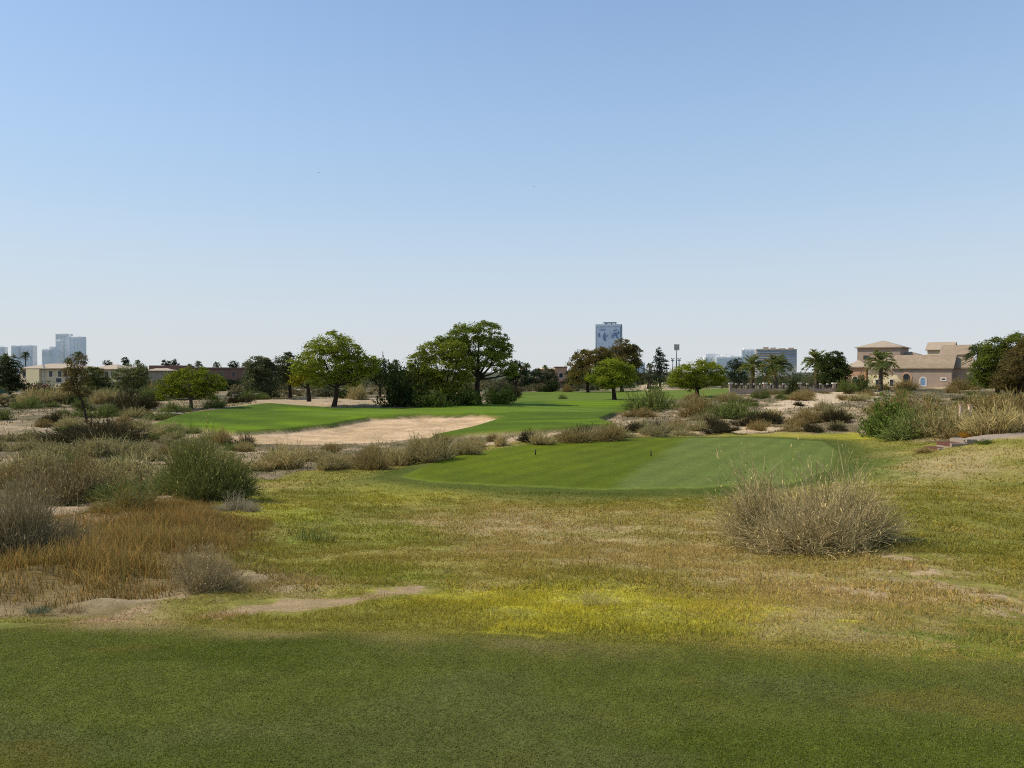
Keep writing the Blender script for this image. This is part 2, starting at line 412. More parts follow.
def mat_tiles(name, a, b):
    """clay pan tiles: rows across the slope, colour changing tile by tile"""
    m, nt, out, N, L = nodes(name)
    tc = N('ShaderNodeTexCoord')
    vo = N('ShaderNodeTexVoronoi', Scale=2.2); L(tc.outputs['Object'], vo.inputs['Vector'])
    no = N('ShaderNodeTexNoise', Scale=.6, Detail=4.0); L(tc.outputs['Object'], no.inputs['Vector'])
    wv = N('ShaderNodeTexWave', Scale=1.6, Distortion=.4); wv.bands_direction = 'Z'; L(tc.outputs['Object'], wv.inputs['Vector'])
    cr = N('ShaderNodeMix', data_type='RGBA'); cr.inputs[6].default_value = (*a, 1); cr.inputs[7].default_value = (*b, 1)
    ad = N('ShaderNodeMath', operation='ADD'); L(vo.outputs['Color'], ad.inputs[0]); L(no.outputs['Fac'], ad.inputs[1])
    sb = N('ShaderNodeMath', operation='MULTIPLY'); sb.inputs[1].default_value = .5; L(ad.outputs[0], sb.inputs[0]); L(sb.outputs[0], cr.inputs[0])
    mr = N('ShaderNodeMapRange'); mr.inputs[3].default_value = .7; mr.inputs[4].default_value = 1.1; L(wv.outputs['Fac'], mr.inputs[0])
    mx = N('ShaderNodeVectorMath', operation='SCALE'); L(cr.outputs[2], mx.inputs[0]); L(mr.outputs[0], mx.inputs['Scale'])
    bs = N('ShaderNodeBsdfPrincipled', Roughness=.85); L(mx.outputs[0], bs.inputs['Base Color'])
    bp = N('ShaderNodeBump', Strength=.5, Distance=.1); L(wv.outputs['Fac'], bp.inputs['Height']); L(bp.outputs[0], bs.inputs['Normal'])
    L(bs.outputs[0], out.inputs[0]); return m

M_ground = mat_ground()
M_sand = mat_ground('bunker_sand', .6, .6)
M_turf = mat_ground('mown_turf', .35, 2.5, .6)
M_grass = mat_leaf('grass_blade', .35, 0)
M_leaf = mat_leaf('tree_leaf', .45, .06, 1.48)
M_twig = mat_leaf('dry_twig', .22, .14, 1.75)
M_shrub = mat_leaf('shrub_leaf', .35, .12, 1.35)
M_bark = mat_plain('bark', (.045,.032,.022), .95, 6, .4, .05, .6)
M_barkg = mat_plain('bark_grey', (.11,.085,.06), .95, 6, .35, .05, .6)
M_tile = mat_tiles('clay_tiles', tuple(lin(174,152,122)), tuple(lin(142,118,92)))
M_tile2 = mat_tiles('pale_clay_tiles', tuple(lin(194,174,146)), tuple(lin(168,144,116)))
M_stucco = mat_plain('pinkish_stucco', tuple(lin(164,144,126)), .9, .8, .1, .1, .1)
M_stucco2 = mat_plain('orange_stucco', tuple(lin(190,150,120)), .9, .8, .12, .1, .1)
M_cream = mat_plain('cream_stucco', tuple(lin(224,200,160)), .9, .8, .1, .1, .1)
M_cream2 = mat_plain('yellow_stucco', tuple(lin(234,212,166)), .9, .8, .1, .1, .1)
M_brown = mat_plain('brown_stucco', tuple(lin(128,98,84)), .9, .8, .15, .1, .1)
M_glass = mat_plain('dark_glass', (.03,.04,.05), .12, .5, .3, .5)
M_blueglass = mat_plain('blue_glass', tuple(lin(120,150,178)), .25, .3, .2, .5)
M_trim = mat_plain('white_trim', tuple(lin(226,214,198)), .7, 2, .08)
M_conc = mat_plain('concrete', tuple(lin(152,136,118)), .9, 4, .18, .1, .2)
M_redfill = mat_plain('red_tread_fill', tuple(lin(104,70,56)), .95, 9, .3, .1, .4)
M_metal = mat_plain('grey_metal', tuple(lin(120,124,128)), .5, 2, .1, .4, 0, .3)
M_darkmetal = mat_plain('dark_railing', tuple(lin(74,60,54)), .6, 2, .15, .3)
M_wallp = mat_plain('garden_wall_plaster', tuple(lin(172,150,134)), .92, 1.2, .14, .1, .1)
M_haze1 = mat_plain('hazy_blue_cladding', tuple(lin(246,242,234)), .7, .03, .08)  # far buildings: haze is painted in by paling these colours
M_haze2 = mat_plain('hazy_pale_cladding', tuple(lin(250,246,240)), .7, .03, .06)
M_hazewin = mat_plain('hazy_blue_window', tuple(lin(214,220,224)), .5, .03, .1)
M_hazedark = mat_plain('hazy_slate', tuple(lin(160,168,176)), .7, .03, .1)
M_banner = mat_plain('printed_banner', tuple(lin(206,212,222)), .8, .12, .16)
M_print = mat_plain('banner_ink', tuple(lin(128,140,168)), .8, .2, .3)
M_hotel = mat_plain('hazy_beige_cladding', tuple(lin(206,194,178)), .8, .05, .08)  # hotel colours paled the same way, for painted haze
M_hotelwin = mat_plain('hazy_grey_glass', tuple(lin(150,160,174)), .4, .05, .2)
M_maroon = mat_plain('maroon_paint', tuple(lin(86,34,38)), .6, 2, .2)
M_greenfab = mat_plain('green_fabric', tuple(lin(52,92,76)), .9, 2, .2)
M_black = mat_plain('dark_green_marker', tuple(lin(62,72,46)), .5, 20, .2)
M_post = mat_plain('cream_post', tuple(lin(214,186,158)), .8, 6, .12)

# ------------------------------------------------------------------ ground: one sheet, split where the surface changes
th_in = np.radians(np.arange(-43, 43.0001, .115))
th_out = np.radians(np.concatenate([np.arange(43, 317, 4.0)[1:]]))
th = np.concatenate([th_in, th_out])
rr = np.concatenate([[.02, .4, .9, 1.5, 2.1], np.exp(np.linspace(math.log(2.6), math.log(46), 330)), np.arange(46.2, 82, .23), np.exp(np.linspace(math.log(82.1), math.log(130), 56)), np.exp(np.linspace(math.log(130), math.log(420), 70))[1:], [600, 900, 1500, 3000, 6000, 9000]])
nT, nR = len(th), len(rr)
TT, RR = np.meshgrid(th, rr)
GX, GY = (RR*np.sin(TT)).ravel(), (RR*np.cos(TT)).ravel()
GZ = hgt(GX, GY)
GC = ground_col(GX, GY)
i, j = np.meshgrid(np.arange(nR-1), np.arange(nT), indexing='ij')
j2 = (j + 1) % nT
quads = np.stack([i*nT+j, (i+1)*nT+j, (i+1)*nT+j2, i*nT+j2], -1).reshape(-1, 4)[:, ::-1]
GV = np.stack([GX, GY, GZ], -1)
# shared vertex normals so the seams between surfaces do not show
e1 = GV[quads[:, 2]] - GV[quads[:, 0]]; e2 = GV[quads[:, 3]] - GV[quads[:, 1]]
fn = np.cross(e1, e2)
VN = np.zeros_like(GV)
for k in range(4): 
    for a in range(3): VN[:, a] += np.bincount(quads[:, k], fn[:, a], len(GV))
VN /= np.linalg.norm(VN, axis=1)[:, None] + 1e-12
cx = GX[quads].mean(1); cy = GY[quads].mean(1)
reg = np.zeros(len(quads), int)
reg[(R_fair.sdf(cx, cy) > 0) | (pat(R_far, cx, cy, 2, 4, 64, .2) > .5)] = 1
reg[(R_bunk.sdf(cx, cy) + .9*(fbm(cx*.6, cy*.6, 65) - .5) > 0) & (R_fair.sdf(cx, cy) < 0)] = 2
reg[R_tee2.sdf(cx, cy) > 0] = 3
reg[R_tee1.sdf(cx, cy) > 0] = 4
for rid, nm, lb, mt in ((0,'ground','sandy ground with dry rough grass',M_ground),(1,'fairway_ground','bright green mown fairway',M_ground),(2,'bunker_ground','pale sand bunker below the green',M_sand),(3,'tee_ground','lower mown tee deck',M_ground),(4,'turf_ground','mown turf of the upper tee',M_turf)):
    q = quads[reg == rid]
    u, inv = np.unique(q, return_inverse=True)
    me = new_mesh(nm, GV[u], [inv.reshape(-1, 4)], GC[u], [mt], True)
    me.normals_split_custom_set_from_vertices(VN[u].tolist())
    link(nm, me, label=lb, kind='structure')

def _cell(x, y):
    t = np.mod(np.arctan2(x, y) - th[0], 2*math.pi) + th[0]; r = np.clip(np.hypot(x, y), rr[0], rr[-1]*.99)
    jj = np.clip(np.searchsorted(th, t, 'right') - 1, 0, nT-1); ii = np.clip(np.searchsorted(rr, r, 'right') - 1, 0, nR-2)
    tj = th[jj]; tn = np.where(jj == nT-1, th[0] + 2*math.pi, th[(jj+1) % nT])
    return ii, jj, (jj+1) % nT, (r-rr[ii])/(rr[ii+1]-rr[ii]), (t-tj)/(tn-tj)
def look(F_, x, y):
    x = np.asarray(x, float); y = np.asarray(y, float); sh = x.shape
    i_, j_, k_, a, b = _cell(x.ravel(), y.ravel())
    G = F_.reshape((nR, nT) + F_.shape[1:])
    if G.ndim == 3: a, b = a[:, None], b[:, None]
    o = (G[i_, j_]*(1-b) + G[i_, k_]*b)*(1-a) + (G[i_+1, j_]*(1-b) + G[i_+1, k_]*b)*a
    return o.reshape(sh + F_.shape[1:])
hgt0, gcol0 = hgt, ground_col
hgt = lambda x, y: look(GZ, x, y)
ground_col = lambda x, y: look(GC, x, y)
class Fast:
    def __init__(s, p): s.F = p.sdf(GX, GY, 6.0)
    def sdf(s, x, y, far=6.0): return look(s.F, x, y)
R_tee1, R_tee2, R_rough, R_fair, R_bunk, R_gold, R_bank, R_far, R_sand1, R_sand2, R_bare, R_pathR = [Fast(p) for p in (R_tee1, R_tee2, R_rough, R_fair, R_bunk, R_gold, R_bank, R_far, R_sand1, R_sand2, R_bare, R_pathR)]
PATCH = [(Fast(p), *q) for p, *q in PATCH]

def gz(x, y): return float(hgt(np.array([float(x)]), np.array([float(y)]))[0])
def spot(px, py):
    x, y = march([px], [py], hgt); return float(x[0]), float(y[0]), gz(x[0], y[0])

# ------------------------------------------------------------------ grass
def ribbons(P, Wd, rng, col0, col1):
    """P (S,K,3) polylines, Wd (S,K) half widths -> verts, quads, cols"""
    S, K, _ = P.shape
    t = P[:, -1] - P[:, 0]
    side = np.cross(t, rng.normal(size=(S, 3))); side /= np.linalg.norm(side, axis=1)[:, None] + 1e-9
    a = P - side[:, None]*Wd[..., None]; b = P + side[:, None]*Wd[..., None]
    V = np.stack([a, b], 2).reshape(-1, 3)
    base = np.arange(S)[:, None]*K*2 + np.arange(K-1)[None]*2
    Q = np.stack([base, base+1, base+3, base+2], -1).reshape(-1, 4)
    f = np.linspace(0, 1, K)[None, :, None]
    c = col0[:, None]*(1-f) + col1[:, None]*f
    c = np.repeat(c[:, :, None], 2, 2).reshape(-1, 3)
    return V, Q, c

def blades(x, y, hgt_, wid, rng, lean, col0, col1, K=3):
    S = len(x); z = hgt(x, y)
    az = rng.uniform(0, 2*math.pi, S); ln = rng.uniform(0, lean, S)
    f = np.linspace(0, 1, K)
    P = np.empty((S, K, 3))
    for k in range(K):
        o = hgt_*ln*f[k]**1.6
        P[:, k, 0] = x + np.cos(az)*o; P[:, k, 1] = y + np.sin(az)*o; P[:, k, 2] = z - np.minimum(.004, .08*hgt_) + hgt_*f[k]*(1 - .35*ln*f[k])
    Wd = wid[:, None]*(1 - .85*f[None]**1.3)
    return ribbons(P, Wd, rng, col0, col1)

def fan(n, r0, r1, rng, half=.66):
    """uniform points over the part of the ground in view, between two distances"""
    a = rng.uniform(-half, half, n); r = np.sqrt(rng.uniform(r0*r0, r1*r1, n))
    return r*np.sin(a), r*np.cos(a)

def stuff(name, parts, mat, label):
    V, Q, Cc, o = [], [], [], 0
    for v, q, c in parts: V.append(v); Q.append(q + o); Cc.append(c); o += len(v)
    me = new_mesh(name, np.concatenate(V), [np.concatenate(Q)], np.concatenate(Cc), [mat])
    return link(name, me, kind='stuff', label=label)

rng = RS(11)
def jit(c, rng, a=.3, s=1.0, lo=.4):
    f = rng.normal(1, a, (len(c), 1)).clip(lo, 1.9)
    hue = rng.normal(0, .07, (len(c), 1))
    c = c*f*s
    return (c*np.concatenate([1+hue, np.ones_like(hue), 1-hue*.5], 1)).clip(.004, .9)

# mown turf of the near tee
x, y = fan(420000, 2.7, 6.7, rng, .66)
k = R_tee1.sdf(x, y) > -.45*rng.uniform(0, 1, len(x)); x, y = x[k], y[k]
c = ground_col(x, y)
hh = rng.uniform(.006, .015, len(x)); w = rng.uniform(.0013, .0028, len(x)); pale = (rng.uniform(size=len(x)) < .26)[:, None]
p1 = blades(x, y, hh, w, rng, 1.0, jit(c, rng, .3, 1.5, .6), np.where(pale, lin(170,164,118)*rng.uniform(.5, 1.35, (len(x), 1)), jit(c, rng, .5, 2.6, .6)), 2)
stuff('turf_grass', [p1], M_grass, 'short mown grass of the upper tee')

# rough between the tees, longer and patchy, denser close up
parts = []
for (r0, r1, nn, h0, h1, w0) in ((4.4, 8, 95000, .02, .06, .0028), (8, 14, 120000, .03, .085, .0052), (14, 25, 120000, .035, .1, .009), (25, 48, 70000, .04, .11, .015)):
    x, y = fan(nn, r0, r1, rng, .66)
    k = (R_tee1.sdf(x, y) < .05) & (R_tee2.sdf(x, y) < -.5) & (R_rough.sdf(x, y) > -.3) & (R_fair.sdf(x, y) < 0)
    sand = pat(R_sand1, x, y, .12, .9, 58, 1.6) + pat(R_pathR, x, y, .1, .1, 58)
    bare = pat(R_bare, x, y, .5, 1.6, 55, .9) * smooth(.46, .54, fbm(x*.9, y*.9, 42, 4)*.35 + fbm(x*3.2, y*3.2, 104, 4)*.65)
    dn = smooth(.3, .6, fbm(x*1.7, y*1.7, 81, 4))
    bank = pat(R_bank, x, y, .7, 1.4, 61, .6)
    k &= rng.uniform(size=len(x)) > np.clip(sand*.86 + bare*.9 + (1-dn)*.45, 0, 1)
    x, y, dn, bank = x[k], y[k], dn[k], bank[k]
    jx, jy = rng.normal(0, .3, len(x)), rng.normal(0, .55, len(x))
    ok_ = (R_tee1.sdf(x+jx, y+jy) < -.6) & (R_tee2.sdf(x+jx, y+jy) < -1.0) & (R_sand1.sdf(x+jx, y+jy) < -.1)
    c = ground_col(np.where(ok_, x+jx, x), np.where(ok_, y+jy, y))
    hh = .8*rng.uniform(h0, h1, len(x)) * (.6 + .7*dn) * (1 - .55*bank) * (.35 + .65*smooth(-.0, -.5, R_tee1.sdf(x, y)))
    straw = (rng.uniform(size=len(x)) < .2)[:, None]
    big = rng.uniform(size=len(x)) < .07; hh = np.where(big, hh*1.9, hh); c1 = jit(c, rng, .42, 1.62); c1 = np.where(straw, .6*c1 + .4*lin(176,152,104)*rng.uniform(.6, 1.1, (len(x), 1)), c1)
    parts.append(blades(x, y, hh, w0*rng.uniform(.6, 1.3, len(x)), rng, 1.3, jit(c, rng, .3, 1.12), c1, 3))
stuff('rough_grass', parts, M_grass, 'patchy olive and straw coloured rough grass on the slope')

# tall golden grass
x = rng.uniform(-16, -1.5, 230000); y = rng.uniform(6.2, 21, 230000); k = (pat(R_gold, x, y, .3, 1.4, 57) > .5) & (fbm(x*1.3, y*1.3, 83, 3) + .3*rng.uniform(-1, 1, len(x)) + .16*np.clip(R_gold.sdf(x, y) - 1.2, -1, .4) > .42)
x, y = x[k], y[k]
tuft = fbm(x*2.2, y*2.2, 84, 3)
gr = rng.uniform(size=(len(x), 1)) - .5*(fbm(x*.7, y*.7, 95, 3)[:, None] - .5)
c0 = np.where(gr < .2, lin(106,106,58), np.where(gr < .65, lin(148,120,64), lin(132,104,56)))
c1 = np.where(gr < .15, lin(132,130,80), np.where(gr < .6, lin(198,166,104), lin(176,140,86)))
edge = smooth(-.2, 1.6, R_gold.sdf(x, y))
hh = rng.uniform(.1, .46, len(x)) * (.25 + 1.2*tuft) * (.3 + .7*edge)
p1 = blades(x, y, hh, rng.uniform(.0022, .005, len(x)), rng, .7, jit(c0*.7, rng, .25), jit(c1, rng, .3, 1.0), 4)
stuff('golden_grass', [p1], M_grass, 'tall golden brown dry grass below the sandy strip')

# dry litter and low weeds on the native ground
parts = []
for (r0, r1, nn, h1, w0) in ((9, 25, 40000, .14, .006), (25, 60, 60000, .2, .016), (60, 130, 50000, .28, .04)):
    x, y = fan(nn, r0, r1, rng, .68)
    k = (R_rough.sdf(x, y) < .2) & (R_fair.sdf(x, y) < -.6) & (R_bunk.sdf(x, y) < -.4) & (R_tee2.sdf(x, y) < -1) & (R_gold.sdf(x, y) < .5) & (R_pathR.sdf(x, y) < 0) & (R_far.sdf(x, y) < 0)
    sd = np.zeros(len(x))
    for i_, (p, col, so, ra, st) in enumerate(PATCH): sd = np.maximum(sd, pat(p, x, y, so, ra, 60+i_))
    sd = np.maximum(sd, pat(R_sand2, x, y, .3, 1.0, 59, 1.0))
    k &= (fbm(x*.45, y*.45, 85, 4) + .3*rng.uniform(-1, 1, len(x)) > .44) & (rng.uniform(size=len(x)) > sd*.93)
    x, y = x[k], y[k]
    gr = rng.uniform(size=(len(x), 1)); nz = fbm(x*.2, y*.2, 86, 3)[:, None]
    c0 = np.where(gr < .35 + (nz-.5), lin(96,94,60), np.where(gr < .75, lin(126,112,84), lin(148,128,96)))
    parts.append(blades(x, y, rng.uniform(.3, 1, len(x))*h1, w0*rng.uniform(.6, 1.3, len(x)), rng, 1.2, jit(c0*.7, rng, .25), jit(c0, rng, .3, 1.1), 3))
stuff('dry_weed_grass', parts, M_grass, 'low dry weeds and grass over the sandy ground')

# ------------------------------------------------------------------ shrubs
def shrub_mesh(name, seed, stems=500, twigs=3, wid=.012, spread=1.0, curl=.35, cb=(110,92,66), ct=(150,134,104), mix=None, leaves=0, leafc=(90,110,50), leafs=.03, upright=.0, lump=.35, heads=0, K=5, hollow=.0, shell=.72, centers=4, coff=.5):
    """unit shrub: half width 1, height 1; wiry stems that fan out and curl, with side twigs (and leaves)"""
    rng = RS(seed); S = stems
    az = rng.uniform(0, 2*math.pi, S); q = np.sqrt(rng.uniform(0, 1, S))
    ph = rng.uniform(0, 6.28, 4)
    lum = 1 + lump*(.5*np.sin(2*az+ph[0]) + .35*np.sin(3*az+ph[1]) + .3*np.sin(5*az+ph[2])) * .6
    root = np.stack([np.cos(az)*q*.5, np.sin(az)*q*.5, np.zeros(S)], -1)
    el = np.arccos(np.clip(rng.uniform(upright, 1, S), 0, 1))           # angle from the vertical at the tip
    az2 = az + rng.normal(0, .5, S)
    rad = rng.uniform(shell, 1.06, S) * np.where(rng.uniform(size=S) < .06, 1.12, 1) * lum
    hl = 1 + lump*(.4*np.sin(3*az2+ph[3]) )*.6
    tip = np.stack([np.cos(az2)*np.sin(el)*rad*spread, np.sin(az2)*np.sin(el)*rad*spread, (.04+np.cos(el))*rad*hl*.95], -1)
    if centers > 1:
        ck = rng.randint(0, centers, S); ca = rng.uniform(0, 6.28) + np.arange(centers)*2*math.pi/centers + rng.normal(0, .5, centers)
        cr_ = coff*rng.uniform(.55, 1.1, centers); cr_[0] *= .25
        cs_ = rng.uniform(.48, .72, centers); cs_[0] = .7; ch_ = rng.uniform(.42, 1.0, centers); ch_[0] = 1.0
        off = np.stack([np.cos(ca)*cr_, np.sin(ca)*cr_, np.zeros(centers)], -1)[ck]
        sc3 = np.stack([cs_, cs_, ch_], -1)[ck]
        lean = np.stack([np.cos(ca)*cr_, np.sin(ca)*cr_, np.zeros(centers)], -1)[ck]*.35
        root = off + root*sc3; tip = off + tip*sc3 + lean
    f = np.linspace(0, 1, K)[None, :, None]
    mid = (root+tip)/2 + np.stack([-np.cos(az2), -np.sin(az2), np.ones(S)*.9], -1)*(curl*.35*np.linalg.norm(tip-root, axis=1))[:, None]
    P = root[:, None]*(1-f)**2 + 2*mid[:, None]*f*(1-f) + tip[:, None]*f*f
    P = P + rng.normal(0, .018, P.shape)*f
    Wd = wid*rng.uniform(.6, 1.4, S)[:, None]*(1 - .7*np.linspace(0, 1, K)[None])
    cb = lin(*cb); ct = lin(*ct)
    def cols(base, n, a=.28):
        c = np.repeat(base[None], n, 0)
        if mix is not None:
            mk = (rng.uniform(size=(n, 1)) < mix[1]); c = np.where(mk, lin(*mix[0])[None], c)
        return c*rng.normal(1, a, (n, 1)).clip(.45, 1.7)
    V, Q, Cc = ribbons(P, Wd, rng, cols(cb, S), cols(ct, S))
    out = [(V, Q, Cc)]
    tips = [tip]
    if twigs:
        n2 = S*twigs; si = np.repeat(np.arange(S), twigs)
        t = rng.uniform(.35, 1.0, n2); kk = t*(K-1); k0 = np.minimum(kk.astype(int), K-2); fr = (kk-k0)[:, None]
        st = P[si, k0]*(1-fr) + P[si, k0+1]*fr
        dr = P[si, k0+1] - P[si, k0]; dr /= np.linalg.norm(dr, axis=1)[:, None] + 1e-9
        dr = dr + rng.normal(0, .55, (n2, 3)); dr[:, 2] += .25
        ln = rng.uniform(.08, .26, n2)[:, None]
        e = st + dr*ln*.8
        P2 = np.stack([st, (st+e)/2 + rng.normal(0, .012, (n2, 3)), e], 1)
        P2[..., 2] = np.maximum(P2[..., 2], .0)
        W2 = wid*.62*rng.uniform(.6, 1.3, n2)[:, None]*np.array([[1, .8, .35]])
        out.append(ribbons(P2, W2, rng, cols(ct*.85, n2), cols(ct, n2)))
        tips.append(e)
    tips = np.concatenate(tips)
    if leaves:
        sel = rng.randint(0, len(tips), leaves)
        ctr = tips[sel] + rng.normal(0, .035, (leaves, 3)); ctr[:, 2] = np.maximum(ctr[:, 2], .02)
        out.append(leafquads(ctr, leafs*rng.uniform(.6, 1.4, leaves), rng, lin(*leafc)[None]*rng.normal(1, .3, (leaves, 1)).clip(.4, 1.8)))
    return out, tips

def leafquads(ctr, s, rng, col, flat=0., asp=.5):
    n = len(ctr)
    u = rng.normal(size=(n, 3)); u[:, 2] *= (1-flat); u /= np.linalg.norm(u, axis=1)[:, None] + 1e-9
    w = np.cross(u, rng.normal(size=(n, 3))); w /= np.linalg.norm(w, axis=1)[:, None] + 1e-9
    s = np.asarray(s)[:, None]
    V = np.stack([ctr-u*s, ctr-w*s*asp, ctr+u*s, ctr+w*s*asp], 1).reshape(-1, 3)
    Q = np.arange(n*4).reshape(-1, 4)
    return V, Q, np.repeat(col, 4, 0)

def join(parts):
    V, Q, Cc, o = [], [], [], 0
    for v, q, c in parts: V.append(v); Q.append(q+o); Cc.append(c); o += len(v)
    return np.concatenate(V), np.concatenate(Q), np.concatenate(Cc)

def proto(name, mat, **k):
    parts, tips = shrub_mesh(name, **k)
    V, Q, Cc = join(parts)
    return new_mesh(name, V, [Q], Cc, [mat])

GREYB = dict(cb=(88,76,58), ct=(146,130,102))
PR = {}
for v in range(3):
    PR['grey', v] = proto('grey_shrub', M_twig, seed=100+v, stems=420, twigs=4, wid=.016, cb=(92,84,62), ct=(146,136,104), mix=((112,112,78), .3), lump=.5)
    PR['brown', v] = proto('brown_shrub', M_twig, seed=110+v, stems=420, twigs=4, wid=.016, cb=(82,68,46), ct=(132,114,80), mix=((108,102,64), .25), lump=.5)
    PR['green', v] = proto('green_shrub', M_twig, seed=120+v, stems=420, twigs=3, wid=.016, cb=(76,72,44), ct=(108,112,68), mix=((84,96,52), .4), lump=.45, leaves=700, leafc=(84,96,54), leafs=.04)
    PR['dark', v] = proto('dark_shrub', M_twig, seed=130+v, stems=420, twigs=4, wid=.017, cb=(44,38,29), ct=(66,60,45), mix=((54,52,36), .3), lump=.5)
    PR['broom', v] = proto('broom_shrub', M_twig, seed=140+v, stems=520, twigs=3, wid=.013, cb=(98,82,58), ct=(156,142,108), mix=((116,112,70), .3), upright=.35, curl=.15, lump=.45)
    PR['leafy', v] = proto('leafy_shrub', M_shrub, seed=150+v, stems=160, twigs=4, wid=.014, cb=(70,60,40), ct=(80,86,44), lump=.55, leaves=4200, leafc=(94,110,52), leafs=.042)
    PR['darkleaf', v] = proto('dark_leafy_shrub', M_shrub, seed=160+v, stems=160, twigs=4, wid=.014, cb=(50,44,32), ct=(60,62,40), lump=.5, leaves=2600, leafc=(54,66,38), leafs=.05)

used_px = []
def shrub(kind, px, pyb, wpx, hpx, label, group=None, name='desert_shrub', Y=None, v=None, category='shrub', rot=None, mesh=None, dl=.06):
    if Y is None: x, y, z = spot(px, pyb)
    else:
        p = up(px, pyb, Y); x, y = p[0], Y; z = gz(x, y)
    w = wpx/F*y/2; h = hpx/F*y
    if Y is not None and False: pass
    me = mesh or PR[kind, random.randrange(3) if v is None else v]
    o = link(name, me, None, (x, y + w*.4, gz(x, y + w*.4) - dl*h), label=label, category=category, group=group)
    o.scale = (w*.93, w*.93*random.uniform(.85, 1.1), h*1.0)
    o.rotation_euler = (random.uniform(-.13, .13), random.uniform(-.13, .13), random.uniform(0, 6.28) if rot is None else rot)
    used_px.append((x, y, w))
    return o

# big single shrubs near the camera, with their own meshes
def hero(name, px, pyb, wpx, hpx, label, wood, fol, seed, shade_leaves=0, **k):
    x, y, z = spot(px, pyb); w = wpx/F*y/2; h = hpx/F*y
    parts, tips = shrub_mesh(name, seed, **k)
    yy = y + w*.45
    root = empty(name, (x, yy, gz(x, yy) - .05*h), label, 'shrub')
    rng = RS(seed+5)
    sc = np.array([w*1.0, w*.8, h])
    n = wood; parts = [(a_*sc, b_, c_) for a_, b_, c_ in parts]
    if n:
        sel = rng.randint(0, len(tips), n); t = tips[sel]*sc
        up_ = rng.normal(0, .35, (n, 3)); up_[:, 2] = 1; ln = rng.uniform(.02, .05, n)[:, None]*(h/1.2)
        P = np.stack([t, t+up_*ln], 1)
        c = np.repeat(lin(*fol)[None], n, 0)*rng.normal(1, .25, (n, 1)).clip(.5, 1.6)
        v_, q_, c_ = ribbons(P, np.repeat(.0055*np.array([[1., .5]])*max(1, y/12), n, 0), rng, c, c)
        parts.append((v_, q_, c_))
    nb_ = int(shade_leaves*len(tips)/9000) if shade_leaves else 0
    if nb_:
        a_ = rng.uniform(0, 6.28, nb_); q_ = np.sqrt(rng.uniform(0, .6, nb_))
        pb = np.stack([np.cos(a_)*q_*w*.9, np.sin(a_)*q_*w*.7, rng.uniform(.0, .3, nb_)**1.3*h], -1)
        parts.append(leafquads(pb, rng.uniform(.014, .03, nb_), rng, lin(52,54,30)[None]*rng.normal(1, .3, (nb_, 1)).clip(.4, 1.7)))  # dark low leaves imitate self-shadowing at the shrub base
    # outer foliage and woody base stems as parts
    V, Q, Cc = join(parts[:1]); link('stems', new_mesh('stems', V, [Q], Cc, [M_twig]), root)
    V, Q, Cc = join(parts[1:]) if len(parts) > 1 else (None,)*3
    if V is not None: link('foliage', new_mesh('foliage', V, [Q], Cc, [M_twig]), root)
    used_px.append((x, yy, w*1.1))
    return root
hero('wiry_shrub', 842, 549, 190, 84, 'large wiry grey-brown shrub standing alone on the slope before the lower tee', 2600, (196,178,140), 201, shade_leaves=2600, stems=2600, twigs=5, wid=.0045, centers=6, coff=.62, cb=(88,78,62), ct=(170,156,126), mix=((112,108,66), .22), lump=.75, curl=.3, upright=.02, shell=.55, leaves=1400, leafc=(96,96,52), leafs=.012)
hero('broom_shrub', 198, 500, 104, 74, 'dense green broom shrub rising tallest among the grey scrub beside the rough', 900, (150,146,96), 202, shade_leaves=1800, stems=2200, twigs=4, wid=.006, centers=5, cb=(66,66,38), ct=(104,104,62), mix=((90,96,50), .4), lump=.4, upright=.15, curl=.2, shell=.6, leaves=1500, leafc=(86,98,58), leafs=.014)
hero('wiry_shrub', 8, 566, 112, 98, 'big silvery grey twiggy shrub cut off at the picture edge beside golden grass', 900, (150,138,112), 203, shade_leaves=900, stems=2200, twigs=5, wid=.0055, centers=5, cb=(76,66,50), ct=(124,112,90), mix=((108,104,80), .3), lump=.4, curl=.35, shell=.5)
hero('grey_shrub', 60, 505, 110, 55, 'wide grey-brown thorny shrub above the bare sand pocket', 700, (176,158,124), 204, stems=1300, twigs=5, wid=.008, cb=(80,70,50), ct=(126,112,84), mix=((104,98,66), .3), lump=.5, shell=.5)
hero('grey_shrub', 186, 592, 104, 44, 'low silver-grey dead shrub sunk in the golden grass', 300, (176,160,136), 205, stems=900, twigs=5, wid=.006, cb=(80,72,54), ct=(134,122,96), lump=.4, shell=.4)
hero('weed_plant', 596, 608, 66, 22, 'small grey dead weed clump in the bright yellow grass patch', 60, (190,180,120), 206, stems=260, twigs=4, wid=.007, cb=(104,96,64), ct=(166,152,116), mix=((136,140,60), .35), lump=.5, upright=.1, shell=.3)
hero('reed_plant', 303, 543, 60, 30, 'thin blue-green rush clump alone on the green rough', 60, (120,124,80), 207, stems=120, twigs=0, wid=.008, cb=(66,80,48), ct=(84,100,66), upright=.3, curl=.1, lump=.4, shell=.5)
hero('grey_shrub', 120, 512, 78, 34, 'low olive shrub in front of the green broom', 200, (150,140,90), 208, stems=700, twigs=4, wid=.009, cb=(72,70,46), ct=(108,108,74), mix=((128,100,44), .25), lump=.5, shell=.4)
hero('bleached_shrub', 235, 512, 50, 22, 'small bleached grey shrub at the foot of the green broom', 100, (160,152,138), 209, stems=500, twigs=4, wid=.01, cb=(96,90,76), ct=(140,132,116), lump=.5, shell=.4)

